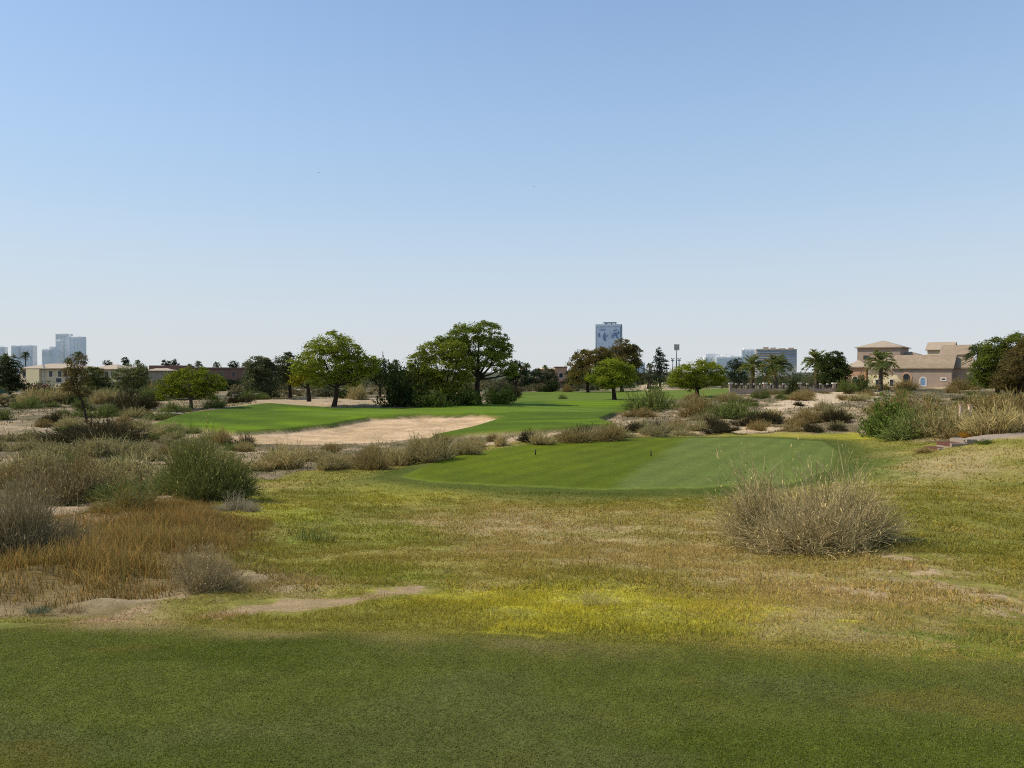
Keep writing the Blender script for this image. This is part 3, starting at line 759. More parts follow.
DARKM = proto('dark_mound', M_twig, seed=310, stems=1100, twigs=4, wid=.013, cb=(44,38,29), ct=(70,64,48), mix=((56,54,38), .3), lump=.4, centers=5)
for a in [  # kind, column, base row, width, height (photo pixels), label
 ('broom', 275, 470, 64, 28, 'straw coloured broom shrub directly right of the tall green broom'),
 ('broom', 330, 470, 56, 21, 'low straw broom shrub in front of the middle of the bunker'),
 ('brown', 372, 470, 50, 20, 'short brown shrub between two straw brooms below the bunker'),
 ('broom', 432, 462, 62, 30, 'tallest brown broom shrub in front of the bunker tip'),
 ('broom', 396, 466, 54, 23, 'brown broom shrub leaning on the tallest one below the bunker'),
 ('broom', 464, 455, 40, 16, 'thin grey broom shrub at the end of the bunker row'),
 ('broom', 306, 462, 44, 18, 'grey broom shrub behind the straw ones below the bunker'),
 ('brown', 610, 441, 46, 22, 'round brown shrub at the far edge of the lower tee, by the sand'),
 ('brown', 574, 443, 46, 17, 'low brown shrub behind the lower tee next to the round one'),
 ('broom', 540, 445, 42, 15, 'flat straw shrub at the far corner of the lower tee'),
 ('grey', 590, 441, 40, 15, 'small grey shrub squeezed between brown ones behind the tee'),
 ('grey', 675, 434, 36, 12, 'flat grey shrub on the sand strip behind the lower tee'),
 ('dark', 86, 448, 120, 30, 'wide dark shrub mound at the foot of the thin leaning tree', None, 'desert_shrub', None, None, 'shrub', None, DARKM),
 ('grey', 142, 430, 40, 14, 'small round grey shrub by the sand track below the bright tree'),
 ('grey', 100, 456, 80, 20, 'grey shrub before the dark mound under the thin tree'),
 ('grey', 20, 474, 70, 28, 'grey thorn shrub at the picture edge above the silvery one'),
 ('grey', 128, 482, 80, 34, 'tangled grey shrub left of the tall green broom'),
 ('green', 160, 494, 50, 22, 'low green shrub touching the tall broom'),
 ('green', 655, 412, 66, 28, 'tall green-grey broom mound on the bank beyond the lower tee'),
 ('brown', 700, 417, 56, 24, 'reddish brown shrub on the bank below the bright round tree'),
 ('green', 740, 420, 60, 24, 'olive shrub on the bank right of the reddish one'),
 ('dark', 765, 424, 34, 16, 'small dark shrub at the low end of the bank'),
 ('brown', 640, 417, 40, 10, 'low brown grass shrub at the front of the bank'),
 ('darkleaf', 792, 396, 16, 17, 'dark round shrub standing against the garden wall'),
 ('darkleaf', 395, 407, 58, 42, 'big round dark olive bush between the two large trees'),
 ('leafy', 432, 407, 44, 20, 'leafy green bush under the twin tree'),
 ('leafy', 462, 405, 46, 22, 'leafy bush around the foot of the dark trunk'),
 ('leafy', 498, 404, 40, 18, 'leafy bush under the wing of the big spreading tree'),
 ('darkleaf', 548, 392, 24, 11, 'dark low bush at the edge of the distant fairway'),
 ('brown', 568, 392, 16, 9, 'brown dry bush beside the dark one on the distant fairway'),
 ('green', 563, 399, 12, 5, 'tiny scrub patch on the fairway before the round bright tree'),
 ('leafy', 896, 438, 60, 43, 'bright green leafy bush at the end of the dry scrub bank'),
 ('green', 926, 437, 84, 32, 'grey-green mound shrub beside the bright leafy bush'),
 ('broom', 958, 437, 84, 34, 'tall straw broom shrub behind the concrete steps'),
 ('broom', 1008, 435, 80, 36, 'tall dry broom shrub above the paved path end'),
 ('brown', 930, 420, 80, 28, 'brown shrub in the second row behind the leafy bush'),
 ('brown', 985, 416, 80, 24, 'brown shrub behind the two cream posts'),
 ('brown', 1020, 412, 60, 24, 'brown shrub under the big dark tree at the picture edge'),
 ('darkleaf', 938, 387, 36, 12, 'dark green clipped hedge bush against the villa wall'),
 ('brown', 908, 390, 30, 13, 'round dry shrub in front of the arched villa window'),
 ('brown', 966, 390, 28, 13, 'round dry shrub in front of the villa side wing'),
 ('leafy', 983, 388, 26, 18, 'bright green round bush beside the villa side wing'),
 ('green', 860, 392, 44, 20, 'hazy grey-green shrub left of the lone villa palm'),
 ('green', 848, 392, 26, 14, 'small grey-green shrub by the last wall pillar'),
 ('brown', 885, 390, 26, 9, 'low dry shrub at the foot of the villa palm'),
 ('green', 148, 402, 44, 18, 'grey-green bush behind the sand track left of the bright tree'),
 ('brown', 149, 398, 20, 17, 'pinkish brown dry bush before the grey-green tree'),
 ('dark', 130, 412, 40, 22, 'dark shrub at the foot of the grey-green tree'),
 ('green', 128, 417, 18, 8, 'small pale green ball shrub on the sand track'),
 ('green', 172, 413, 34, 12, 'grey-green shrub left of the bright tree trunk'),
 ('green', 215, 408, 24, 12, 'grey shrub right of the bright tree trunk'),
 ('dark', 236, 403, 30, 8, 'low dark shrub at the upper edge of the fairway mound'),
 ('green', 415, 398, 36, 18, 'pale grey shrub in the gap between the big trees'),
 ('broom', 30, 404, 60, 18, 'pale reed like shrub below the beige villa'),
 ('broom', 62, 402, 46, 18, 'pale reed shrub behind the thin leaning tree'),
 ('broom', 100, 404, 44, 16, 'tan reed shrub right of the thin tree trunk'),
]: shrub(*a)
# yellowish tuft in front of the dry bank
shrub('broom', 975, 438, 28, 13, 'small golden grass tuft beside the top concrete step', mesh=proto('golden_tuft', M_twig, seed=301, stems=420, twigs=1, wid=.014, cb=(120,92,40), ct=(164,128,56), upright=.2), name='grass_tuft', category='grass tuft')
shrub('leafy', 988, 444, 18, 5, 'low green weed growing over the top step edge', name='weed_plant', category='weed')
shrub('brown', 928, 453, 22, 6, 'low brown weed at the bottom of the concrete steps', name='weed_plant', category='weed')
shrub('darkleaf', 30, 616, 64, 12, 'flat blue-green weed at the edge of the near turf', name='weed_plant', category='weed', mesh=proto('flat_weed', M_shrub, seed=302, stems=120, twigs=4, wid=.007, cb=(60,62,50), ct=(92,100,84), leaves=900, leafc=(84,98,86), leafs=.03))
shrub('dark', 72, 614, 32, 24, 'small brown dead twig clump on the sand by the turf edge', name='weed_plant', category='weed', mesh=proto('twig_clump', M_twig, seed=303, stems=90, twigs=5, wid=.009, cb=(70,54,42), ct=(110,88,68), shell=.4))

# the rest of the scrub, zone by zone
def zone(poly_px, count, kinds, w, ratio, label, group, seed):
    P = Poly(poly_px, 3); rg = random.Random(seed); got = 0; tries = 0
    while got < count and tries < count*60:
        tries += 1
        # even over the picture of the ground: denser close by
        v = rg.choice(poly_px); u = rg.choice(poly_px); k_ = rg.choice(poly_px); a = rg.random(); b = rg.random()*(1-a)
        px = v[0]*a + u[0]*b + k_[0]*(1-a-b); py = v[1]*a + u[1]*b + k_[1]*(1-a-b)
        x, y, z = spot(px, py)
        if R_fair.sdf(np.array([x]), np.array([y]))[0] > -.4 or R_bunk.sdf(np.array([x]), np.array([y]))[0] > -.6 or R_tee2.sdf(np.array([x]), np.array([y]))[0] > -1.6 or R_far.sdf(np.array([x]), np.array([y]))[0] > -.5: continue
        wd = rg.uniform(*w)
        if any((x-a_)**2 + (y-b_)**2 < (.62*(c_ + wd/2))**2 for a_, b_, c_ in used_px): continue
        me = PR[rg.choice(kinds), rg.randrange(3)]
        o = link('desert_shrub', me, None, (x, y, z - .05*wd*ratio), label=label, category='shrub', group=group)
        o.scale = (wd/2, wd/2*rg.uniform(.7, 1.25), wd*ratio*rg.uniform(.65, 1.25)); o.rotation_euler = (rg.uniform(-.16, .16), rg.uniform(-.16, .16), rg.uniform(0, 6.28))
        used_px.append((x, y, wd/2)); got += 1
zone([(-30,490),(30,455),(100,450),(230,450),(240,470),(140,500),(60,500)], 34, ['grey','grey','brown','green'], (1.0, 2.0), .42, 'grey or brown desert shrub in the thicket around the tall green broom', 'scrub thicket around the green broom', 1)
zone([(-30,450),(60,420),(150,415),(200,430),(250,442),(230,452),(100,450)], 44, ['grey','brown','grey','green','dark'], (1.4, 2.8), .4, 'low shrub on the sandy flat between the thicket and the villas', 'scrub on the sandy flat before the villas', 2)
zone([(-30,420),(0,398),(120,396),(160,404),(130,416),(60,420)], 22, ['grey','green','green','dark'], (2.2, 4.5), .42, 'grey-green shrub in the distant scrub below the beige villa', 'distant scrub below the beige villa', 3)
zone([(240,452),(330,450),(420,446),(500,440),(500,448),(420,462),(330,468),(250,472)], 20, ['broom','brown','broom'], (1.0, 2.0), .5, 'small straw coloured shrub in the row before the bunker', 'small shrubs before the bunker', 4)
zone([(500,446),(560,436),(640,430),(780,424),(850,426),(850,431),(700,433),(560,440)], 24, ['grey','brown','dark'], (1.2, 2.4), .38, 'low shrub on the sand strip beyond the lower tee', 'low shrubs on the sand strip', 5)
zone([(640,412),(690,400),(780,398),(860,400),(872,420),(860,430),(780,424),(700,420)], 32, ['green','brown','grey','dark','broom'], (1.4, 3.2), .42, 'dry shrub on the scrub bank below the garden wall', 'dry scrub bank below the garden wall', 6)
zone([(720,400),(760,394),(850,392),(920,392),(1030,392),(1030,400),(900,402),(800,402)], 32, ['grey','brown','green','dark'], (1.5, 3.2), .38, 'faint dry shrub on the flat before the tiled villa and its wall', 'dry scrub before the tiled villa', 7)
zone([(880,405),(1030,400),(1040,425),(960,432),(880,432)], 24, ['brown','broom','brown','green'], (1.4, 2.8), .5, 'dry brown shrub in the scrub around the cream posts', 'dry scrub around the cream posts', 8)
zone([(240,400),(300,396),(420,394),(520,392),(560,386),(640,386),(640,392),(520,396),(420,402)], 22, ['green','grey','dark','darkleaf'], (2.2, 5), .5, 'dark shrub in the strip of scrub behind the green', 'scrub strip behind the green', 9)

# ------------------------------------------------------------------ trees
def tree(name, label, category, base, lobes, Y=None, leaf=.16, dens=1.0, col=(80,100,36), col2=None, trunk=.2, mat_b=None, bend=0, group=None, forks=None, droop=.25, thick=.8, clump=.30, seed=0, gap=.0, twist=None):
    """base: photo position of the foot; lobes: (column, row, half width, half height) of each mass of the crown"""
    rng = RS(seed + int(base[0]*7)); leaf = leaf*.72
    if Y is None: x, y, z = spot(*base)
    else:
        p = up(base[0], base[1], Y); x, y = float(p[0]), Y; z = gz(x, y)
    root = empty(name, (x, y, z), label, category, group)
    s = y/F
    L = []
    for (cx_, cy_, rx, ry) in lobes:
        p = up(cx_, cy_, y) - np.array([x, y, z])
        rz_ = (rx+ry)/2*s*thick
        p[1] = rng.uniform(-.5, .5)*rz_*1.3
        L.append((p, np.array([rx*s, rz_*1.15, ry*s])))
    # wood
    mb = MB()
    top = min(l[0][2] - l[1][2]*.5 for l in L); cz = np.mean([l[0][2] for l in L]); cxm = np.mean([l[0][0] for l in L])
    fork = max(.8, min(top, cz*.62)) if forks is None else forks
    tw = (lambda t: np.array([bend*math.sin(t*2.6), .1*math.sin(3*t), 0])) if twist is None else twist
    tp = [np.array([0, 0, -.25])] + [np.array([cxm*.25*t, 0, fork*t]) + tw(t) for t in (.0, .25, .5, .75, 1.)]
    mb.tube(tp, [trunk*1.55, trunk*1.25, trunk*1.05, trunk*.95, trunk*.88, trunk*.8], 8)
    allc = []
    for (c_, r_) in L:
        e = c_ + np.array([0, 0, -.1*r_[2]]); a = tp[-1] - np.array([0, 0, rng.uniform(0, .25)*fork])
        m_ = a*.5 + e*.5 + np.array([rng.uniform(-.1, .1)*r_[0], rng.uniform(-.2, .2)*r_[0], -.12*np.linalg.norm(e-a)])
        q = [a*(1-t)**2 + 2*m_*t*(1-t) + e*t*t for t in (0, .25, .5, .75, 1)]
        mb.tube(q, [trunk*f_ for f_ in (.5, .4, .3, .2, .08)], 6)
        nsub = max(3, int(8*dens))
        for k_ in range(nsub):
            d = rng.normal(size=3); d /= np.linalg.norm(d); d[2] = d[2]*.9 + .1
            e2 = c_ + d*r_*rng.uniform(.5, .95); st = q[rng.randint(2, 5)]
            mm = (st+e2)/2 + rng.normal(0, .06, 3)*np.mean(r_)
            mb.tube([st, mm, e2], [trunk*.12, trunk*.08, trunk*.03], 4, False)
    mb.build('trunk', mat_b or M_bark, root, True)
    # foliage in sub-clumps over and inside each lobe
    parts = []
    c1 = lin(*col); c2 = lin(*(col2 or (col[0]*.72, col[1]*.75, col[2]*.75)))
    for (c_, r_) in L:
        area = r_[0]*r_[2]
        ncl = max(9, int(2.6*area/(clump*r_.mean())**2))
        ncl = min(ncl, 70)
        d = rng.normal(size=(ncl, 3)); d /= np.linalg.norm(d, axis=1)[:, None]
        cc = c_ + d*r_*np.cbrt(rng.uniform(.12, 1.0, (ncl, 1)))*1.04
        cs = clump*r_.mean()*rng.uniform(.6, 1.25, ncl)
        nl = int(np.clip(15*dens*area/(leaf*leaf), 300, 8000))
        ki = rng.randint(0, ncl, nl)
        o = rng.normal(0, .6, (nl, 3))*cs[ki][:, None]*np.array([1.25, 1.25, .55])
        pos = cc[ki] + o
        lo = rng.uniform(size=nl) < .10
        q_ = rng.normal(size=(nl, 3)); q_ /= np.linalg.norm(q_, axis=1)[:, None]
        pos = np.where(lo[:, None], c_ + q_*r_*np.cbrt(rng.uniform(.05, 1.25, (nl, 1))), pos)
        pos[:, 2] -= droop*np.abs(o[:, 0]) + droop*np.abs(o[:, 1])*.5
        clump_tone = rng.uniform(0, 1, ncl)[ki][:, None]  # random blend of the two leaf colours per clump
        col_ = c1[None]*(1-clump_tone) + c2[None]*clump_tone
        col_ = col_*rng.normal(1, .2, (nl, 1)).clip(.5, 1.6)
        pos[:, 2] = np.maximum(pos[:, 2], .15)
        parts.append(leafquads(pos, leaf*rng.uniform(.6, 1.35, nl), rng, col_, .2, .42))
    V, Q, Cc = join(parts)
    link('crown', new_mesh('crown', V, [Q], Cc, [M_leaf]), root)
    return root

BR = (100,118,34); DK = (56,70,34); GY = (100,106,80); BN = (98,86,50)
tree('shade_tree', 'tall yellow-green tree with feathery crown on the near edge of the green', 'tree', (334,406.5), [(335,343,22,12),(350,350,16,10),(318,352,16,12),(354,364,22,13),(309,364,17,11),(333,366,30,12),(345,378,18,8),(368,364,12,9),(322,379,16,7),(372,371,7,6)], leaf=.17, col=(132,138,54), col2=(94,106,42), trunk=.26, clump=.24, seed=1, bend=.15)
tree('shade_tree', 'slim tree with low yellow-green foliage half hidden behind the feathery tree', 'tree', (309,403), [(303,374,12,8),(296,380,7,6),(314,368,12,9)], Y=94, leaf=.18, col=(134,134,42), col2=(98,100,34), trunk=.26, seed=2)
tree('shade_tree', 'dark grey-green tree standing apart beyond the fairway mound', 'tree', (270,402), [(262,368,12,12),(272,374,10,10),(254,378,9,10),(266,384,13,9),(263,362,6,6)], Y=104, leaf=.2, col=GY, col2=(66,72,54), trunk=.26, dens=1.5, seed=3)
tree('shade_tree', 'dark grey tree joined to the back of the feathery yellow-green tree', 'tree', (290,402), [(288,362,10,10),(284,374,9,10),(294,374,10,12)], Y=106, leaf=.2, col=GY, col2=(64,70,52), trunk=.25, dens=1.5, seed=4)
tree('shade_tree', 'big spreading dark tree with open layered crown right of its twin', 'tree', (479,404), [(478,327,22,6),(466,334,20,8),(496,338,12,6),(506,346,6,5),(478,346,26,10),(454,346,16,11),(444,340,9,6),(488,358,20,9),(498,352,14,8),(504,367,13,6),(464,362,18,9),(512,372,7,5)], leaf=.17, col=(126,136,60), col2=(82,96,44), trunk=.33, dens=1.25, clump=.23, seed=5, bend=-.3, gap=.3)
tree('shade_tree', 'broad tree with hanging lit foliage, left of the big spreading dark tree', 'tree', (448,404), [(432,351,16,10),(419,362,13,11),(438,366,20,12),(452,350,15,10),(446,382,16,12),(428,377,14,9),(413,373,8,8),(460,366,14,11),(464,378,10,8),(424,386,9,6)], Y=89, leaf=.17, col=(132,138,56), col2=(90,100,42), trunk=.26, dens=1.2, clump=.24, seed=6, mat_b=M_bark)
tree('shade_tree', 'round bright green tree in front of the brown trees on the far fairway', 'tree', (614.5,399.5), [(612,365,16,7),(622,368,12,8),(599,374,13,7),(628,376,9,8),(612,378,20,8),(592,378,7,4),(606,384,12,5)], leaf=.17, col=(130,138,50), col2=(88,100,36), trunk=.3, seed=7)
tree('shade_tree', 'round bright green tree with a wide dome above the scrub bank', 'tree', (697.5,397.5), [(697,366,17,7),(684,371,14,7),(711,370,13,8),(697,378,24,8),(674,380,11,6),(718,378,8,7),(690,386,12,4)], leaf=.18, col=(134,140,48), col2=(86,98,36), trunk=.3, seed=8)
tree('shade_tree', 'low bright spreading tree among shrubs left of the fairway mound', 'tree', (191,409), [(190,373,18,6),(176,378,14,7),(207,377,14,7),(190,384,25,8),(168,386,11,7),(218,384,9,6),(164,396,9,4),(208,393,14,6),(178,394,14,5)], leaf=.16, col=(120,126,42), col2=(82,94,34), trunk=.2, seed=9, mat_b=M_barkg)
tree('feathery_tree', 'brown-green feathery tree, lower of the pair beside the mural tower', 'tree', (588,385), [(586,357,12,9),(577,365,8,10),(592,366,14,11),(600,354,8,8),(584,375,15,8),(574,376,6,7)], Y=150, leaf=.24, dens=1.5, col=(124,112,68), col2=(88,84,50), trunk=.3, seed=10, droop=.5)
tree('feathery_tree', 'tall brown-green feathery tree in front of the mural tower', 'tree', (622,385), [(623,347,12,8),(611,354,13,9),(632,356,10,11),(620,361,18,11),(603,360,9,9),(635,367,6,10),(624,374,16,9),(606,372,10,9)], Y=152, leaf=.24, dens=1.5, col=(122,108,66), col2=(82,78,48), trunk=.35, seed=11, droop=.5)
tree('conifer_tree', 'narrow dark upright tree beside the floodlight mast', 'tree', (660,385), [(659,351,3,4),(660,357,5,6),(660,365,7,7),(661,374,8,7)], Y=175, leaf=.24, col=(54,64,46), col2=(38,46,36), trunk=.25, seed=12)
tree('shade_tree', 'hazy grey tree at the foot of the narrow upright tree', 'tree', (648,386), [(648,375,9,6),(641,378,7,6),(656,380,8,5)], Y=170, leaf=.26, col=(78,88,70), col2=(60,68,54), trunk=.2, seed=13)  # far trees: haze put in as less saturated leaf colours
tree('shade_tree', 'dark round tree between palms behind the garden wall', 'tree', (836,390), [(834,357,9,6),(842,363,8,7),(826,363,8,7),(836,369,13,8),(845,374,6,7),(832,379,13,7)], Y=112, leaf=.19, col=(78,90,48), col2=(52,62,36), trunk=.26, dens=1.7, seed=14)
tree('shade_tree', 'dark hazy tree behind the palms near the far office blocks', 'tree', (740,386), [(738,364,9,6),(732,370,7,6),(744,370,9,7),(738,377,10,6)], Y=185, leaf=.28, col=(70,82,64), col2=(52,62,52), trunk=.25, seed=15)
tree('shade_tree', 'large domed green tree beside the villa side wing', 'tree', (998,388), [(1000,347,15,10),(1013,343,13,9),(989,357,12,11),(1004,361,17,13),(982,368,10,10),(996,374,17,10),(986,381,12,7),(1004,384,14,6)], Y=98, leaf=.18, col=(108,116,50), col2=(72,82,38), dens=1.4, trunk=.3, seed=16)
tree('feathery_tree', 'brownish drooping tree overlapping the large domed green tree', 'tree', (1018,391), [(1018,355,13,11),(1007,367,12,11),(1026,365,13,15),(1016,377,16,10),(1030,348,11,11),(1004,382,10,8),(1024,385,14,7),(1040,372,14,14)], Y=92, leaf=.18, col=(112,100,64), col2=(82,76,50), dens=1.4, trunk=.28, seed=17, droop=.6)
tree('shade_tree', 'dark dense tree under the palm at the edge, beside the green screen', 'tree', (10,396), [(6,366,11,7),(14,374,9,8),(2,376,10,9),(10,384,12,7)], Y=150, leaf=.25, col=(58,66,44), col2=(40,48,32), trunk=.25, seed=18)
tree('shade_tree', 'mid green tree in front of the second villa roof', 'tree', (97,395), [(94,372,9,6),(101,378,8,7),(92,382,9,7),(100,387,9,5)], Y=165, leaf=.25, col=(94,100,52), col2=(66,72,42), trunk=.2, seed=19)
tree('shade_tree', 'loose grey-green tree between the beige villa and the bright tree', 'tree', (133,400), [(133,368,11,6),(124,374,9,7),(142,374,9,7),(133,380,15,8),(122,388,8,7),(145,388,8,8)], Y=135, leaf=.23, col=(108,112,74), col2=(78,82,56), trunk=.22, seed=20)
tree('thin_tree', 'thin leaning tree with sparse brown crown on the dark shrub mound', 'tree', (87,424), [(77,364,7,10),(70,374,7,9),(80,376,7,10),(74,386,9,8),(82,358,4,6),(66,384,5,6),(82,392,7,5)], Y=64, leaf=.10, dens=.75, col=(106,96,62), col2=(76,70,48), trunk=.09, seed=21, droop=.7, forks=2.6, twist=lambda t: np.array([-.45*t*t, 0, 0]))
tree('shade_tree', 'dark tree filling the gap behind the round olive bush', 'tree', (380,398), [(378,366,10,8),(388,370,10,8),(370,374,8,8),(383,380,13,8)], Y=125, leaf=.23, col=(76,86,60), col2=(54,62,46), trunk=.22, seed=22)
tree('shade_tree', 'grey-green tree at the end of the big spreading tree, by small palm', 'tree', (516,392), [(514,364,9,5),(520,370,8,7),(510,374,8,7),(518,381,9,6)], Y=140, leaf=.24, col=(66,76,50), col2=(46,56,38), trunk=.22, seed=23)
tree('shade_tree', 'hazy low tree before the orange-brown house', 'tree', (544,388), [(545,373,11,6),(536,377,9,7),(550,380,10,6)], Y=175, leaf=.28, col=(76,84,62), col2=(56,64,48), trunk=.2, seed=24)
tree('shade_tree', 'small dark tree left of the orange-brown house', 'tree', (529,388), [(529,376,7,7),(526,383,6,5)], Y=172, leaf=.28, col=(64,72,54), col2=(48,56,42), trunk=.2, seed=25)
tree('shade_tree', 'small dark tree beside the orange-brown house wall', 'tree', (572,388), [(572,376,6,7),(568,383,7,5)], Y=178, leaf=.28, col=(60,66,48), col2=(46,52,40), trunk=.2, seed=26)
tree('shade_tree', 'dark bush-like tree below the long brown house', 'tree', (238,393), [(230,384,9,5),(240,385,9,6),(222,387,7,4)], Y=170, leaf=.27, col=(48,58,40), col2=(34,44,32), trunk=.2, seed=27)
tree('shade_tree', 'grey-green tree at the corner of the right end of the brown house', 'tree', (252,396), [(250,378,8,7),(254,386,8,7)], Y=140, leaf=.25, col=(70,76,56), col2=(52,58,44), trunk=.2, seed=28)
tree('shade_tree', 'tree tops seen between the feathery tree and its broad neighbour', 'tree', (405,396), [(402,374,9,6),(409,380,8,7),(396,378,7,6)], Y=150, leaf=.26, col=(72,82,58), col2=(54,62,46), trunk=.2, seed=29)
tree('shade_tree', 'dark low tree at the playground below the beige villa', 'tree', (28,398), [(27,388,5,5),(32,391,5,4)], Y=160, leaf=.24, col=(50,46,36), col2=(40,38,32), trunk=.15, seed=30)
tree('shade_tree', 'dark tree hiding the end of the second villa roof', 'tree', (106,397), [(104,388,8,6),(112,389,7,6)], Y=150, leaf=.24, col=(44,48,36), col2=(34,38,30), trunk=.15, seed=31)
for (px_, py_, r_, lb) in [(108,363,4,'small dark tree top above the beige villa ridge'),(126,360,4,'dark ball shaped tree top above the grey-green tree'),(166,363,4.5,'dark tree top beside the pale tiled roof'),(175,362,3.5,'narrow dark tree top above the bright spreading tree'),(233,364,5,'dark domed tree top above the long brown house')]:
    tree('shade_tree', lb, 'tree', (px_, 384), [(px_, py_, r_, r_*.75),(px_+1, py_+4, r_*.8, r_)], Y=262, leaf=.36, col=(58,70,50), col2=(44,54,40), trunk=.22, seed=40)

# ------------------------------------------------------------------ palms
def palm_proto(seed, n=46, droop=1.0, col=(86,98,62), col2=(118,112,66), skirt=8):
    """unit palm crown of radius 1 around the origin"""
    rng = RS(seed); parts = []
    for k_ in range(n + skirt):
        az = rng.uniform(0, 2*math.pi); el = rng.uniform(-.05, 1.35) if k_ < n else rng.uniform(-.8, -.2)
        ln = rng.uniform(.85, 1.1)*(1 if k_ < n else .75)
        K = 7; t = np.linspace(0, 1, K)
        h = ln*np.cos(el)*t*(1 - .12*t); v = ln*np.sin(el)*t - droop*.62*ln*t**2.2*(.55 + .45*np.cos(el))
        R = np.stack([np.cos(az)*h, np.sin(az)*h, v], -1)
        c = lin(*(col if k_ < n else col2))*rng.uniform(.7, 1.25)
        if k_ < n and rng.uniform() < .2: c = lin(*col2)
        parts.append(ribbons(R[None], np.linspace(.014, .004, K)[None], rng, c[None]*.8, c[None]))
        m = 26; tt = rng.uniform(.16, 1.0, m); kk = tt*(K-1); k0 = np.minimum(kk.astype(int), K-2); fr = (kk-k0)[:, None]
        st = R[k0]*(1-fr) + R[k0+1]*fr; d = R[k0+1]-R[k0]; d /= np.linalg.norm(d, axis=1)[:, None]
        sd = np.array([-math.sin(az), math.cos(az), 0])*np.where(np.arange(m) % 2 == 0, 1, -1)[:, None]
        dr = d*.75 + sd*.75 + np.array([0, 0, .12]) + rng.normal(0, .12, (m, 3))
        L_ = (.30*np.sin(np.pi*np.clip(tt, .1, .95))**.6 * rng.uniform(.8, 1.15, m))[:, None]
        e = st + dr*L_*.75; e[:, 2] -= .05*L_[:, 0]
        parts.append(ribbons(np.stack([st, (st+e)/2, e], 1), np.repeat([[.014, .016, .004]], m, 0), rng, np.repeat(c[None], m, 0), np.repeat(c[None], m, 0)*rng.normal(1.1, .2, (m, 1)).clip(.5, 1.6)))
    V, Q, Cc = join(parts)
    return new_mesh('crown', V, [Q], Cc, [M_leaf])
PALM = [palm_proto(400, col=(104,114,70)), palm_proto(401, 54, .9, (96,108,64)), palm_proto(402, 40, 1.1, (78,88,60), (90,92,62), 5)]
def palm_trunk():
    mb = MB(); k = 9; m = 14; P = []; R = []
    for i_ in range(m*2):
        t = i_/(m*2-1); P.append((.02*math.sin(t*3), .015*math.sin(t*2+1), t)); R.append((1.25 - .35*t + (.12 if i_ % 2 else -.05)))
    mb.tube(P, [1]*len(P), k)
    V = np.concatenate(mb.v)
    for i_ in range(m*2): V[i_*k:(i_+1)*k, :2] = (V[i_*k:(i_+1)*k, :2] - np.array(P[i_])[:2])*R[i_] + np.array(P[i_])[:2]*8
    mb.v = [V]; return mb.mesh('trunk', [M_barkg], True)
PT = palm_trunk()
def palm(px, py, rpx, Y, label, v, pyb=None, tr=.2, group=None, far=False):
    c_ = up(px, py, Y); z = gz(c_[0], Y); h = max(c_[2]-z, 1.2); r = rpx/F*Y
    root = empty('palm_tree', (float(c_[0]), Y, z-.1), label, 'palm tree', group, random.uniform(0, 6.28))
    t = link('trunk', PT, root); t.scale = (tr, tr, h+.1)
    cr = link('crown', PALM[v], root, (.03*tr*5, 0, h)); cr.scale = (r, r, r)
    return root
palm(881, 362, 21, 112, 'single date palm standing in front of the tiled villa', 0, tr=.27)
palm(817, 362, 21, 116, 'date palm against the dark round tree behind the garden wall', 0, tr=.25)
palm(776, 367, 22, 114, 'bushy low date palm, widest of those behind the garden wall', 1, tr=.27)
palm(752, 365, 18, 116, 'date palm left of the bushy low one, below the hotel', 0, tr=.24)
palm(979, 353, 17, 116, 'grey date palm rising behind the villa end wall', 2, tr=.25)
palm(1019, 337, 9, 118, 'tall dark palm top above the domed tree', 2, tr=.2)
palm(9, 362, 15, 152, 'dark date palm at the picture edge in front of the skyline', 2, tr=.25)
palm(25.4, 355, 6.5, 262, 'tall thin fan palm against the pale hotel towers', 2, tr=.16)
palm(78, 355, 7, 240, 'dark palm top in front of the twin skyline towers', 2, tr=.2)
palm(68, 361, 6, 242, 'palm top half hidden by the thin leaning tree', 2, tr=.2)
palm(137.5, 362, 4.5, 262, 'spiky palm top above the loose grey-green tree', 2, tr=.2)
palm(198, 364, 6, 262, 'palm top at the start of the long brown house', 2, tr=.2)
palm(190, 366, 4.5, 266, 'small palm top above the bright spreading tree', 2, tr=.2)
palm(217, 365, 6, 264, 'palm top above the middle of the long brown house', 2, tr=.2)
palm(246.5, 365, 6.5, 262, 'palm top over the end of the long brown house', 1, tr=.2)
palm(396, 363, 7, 170, 'hazy palm top between the two large tree groups', 2, tr=.2)
palm(410, 366, 5, 175, 'small hazy palm top touching the broad hanging tree', 2, tr=.2)
palm(526.5, 366, 6, 180, 'hazy palm left of the orange-brown house', 1, tr=.2)
palm(545, 367, 4, 200, 'tiny palm top above the orange-brown house roof', 1, tr=.2)
palm(650, 366, 6, 185, 'hazy palm beside the narrow dark upright tree', 2, tr=.2)
palm(874, 350, 0.1 + 5, 150, 'palm top showing beside the hipped villa tower roof', 2, tr=.2)
palm(862, 352, 4, 150, 'small palm top left of the hipped villa tower', 2, tr=.2)

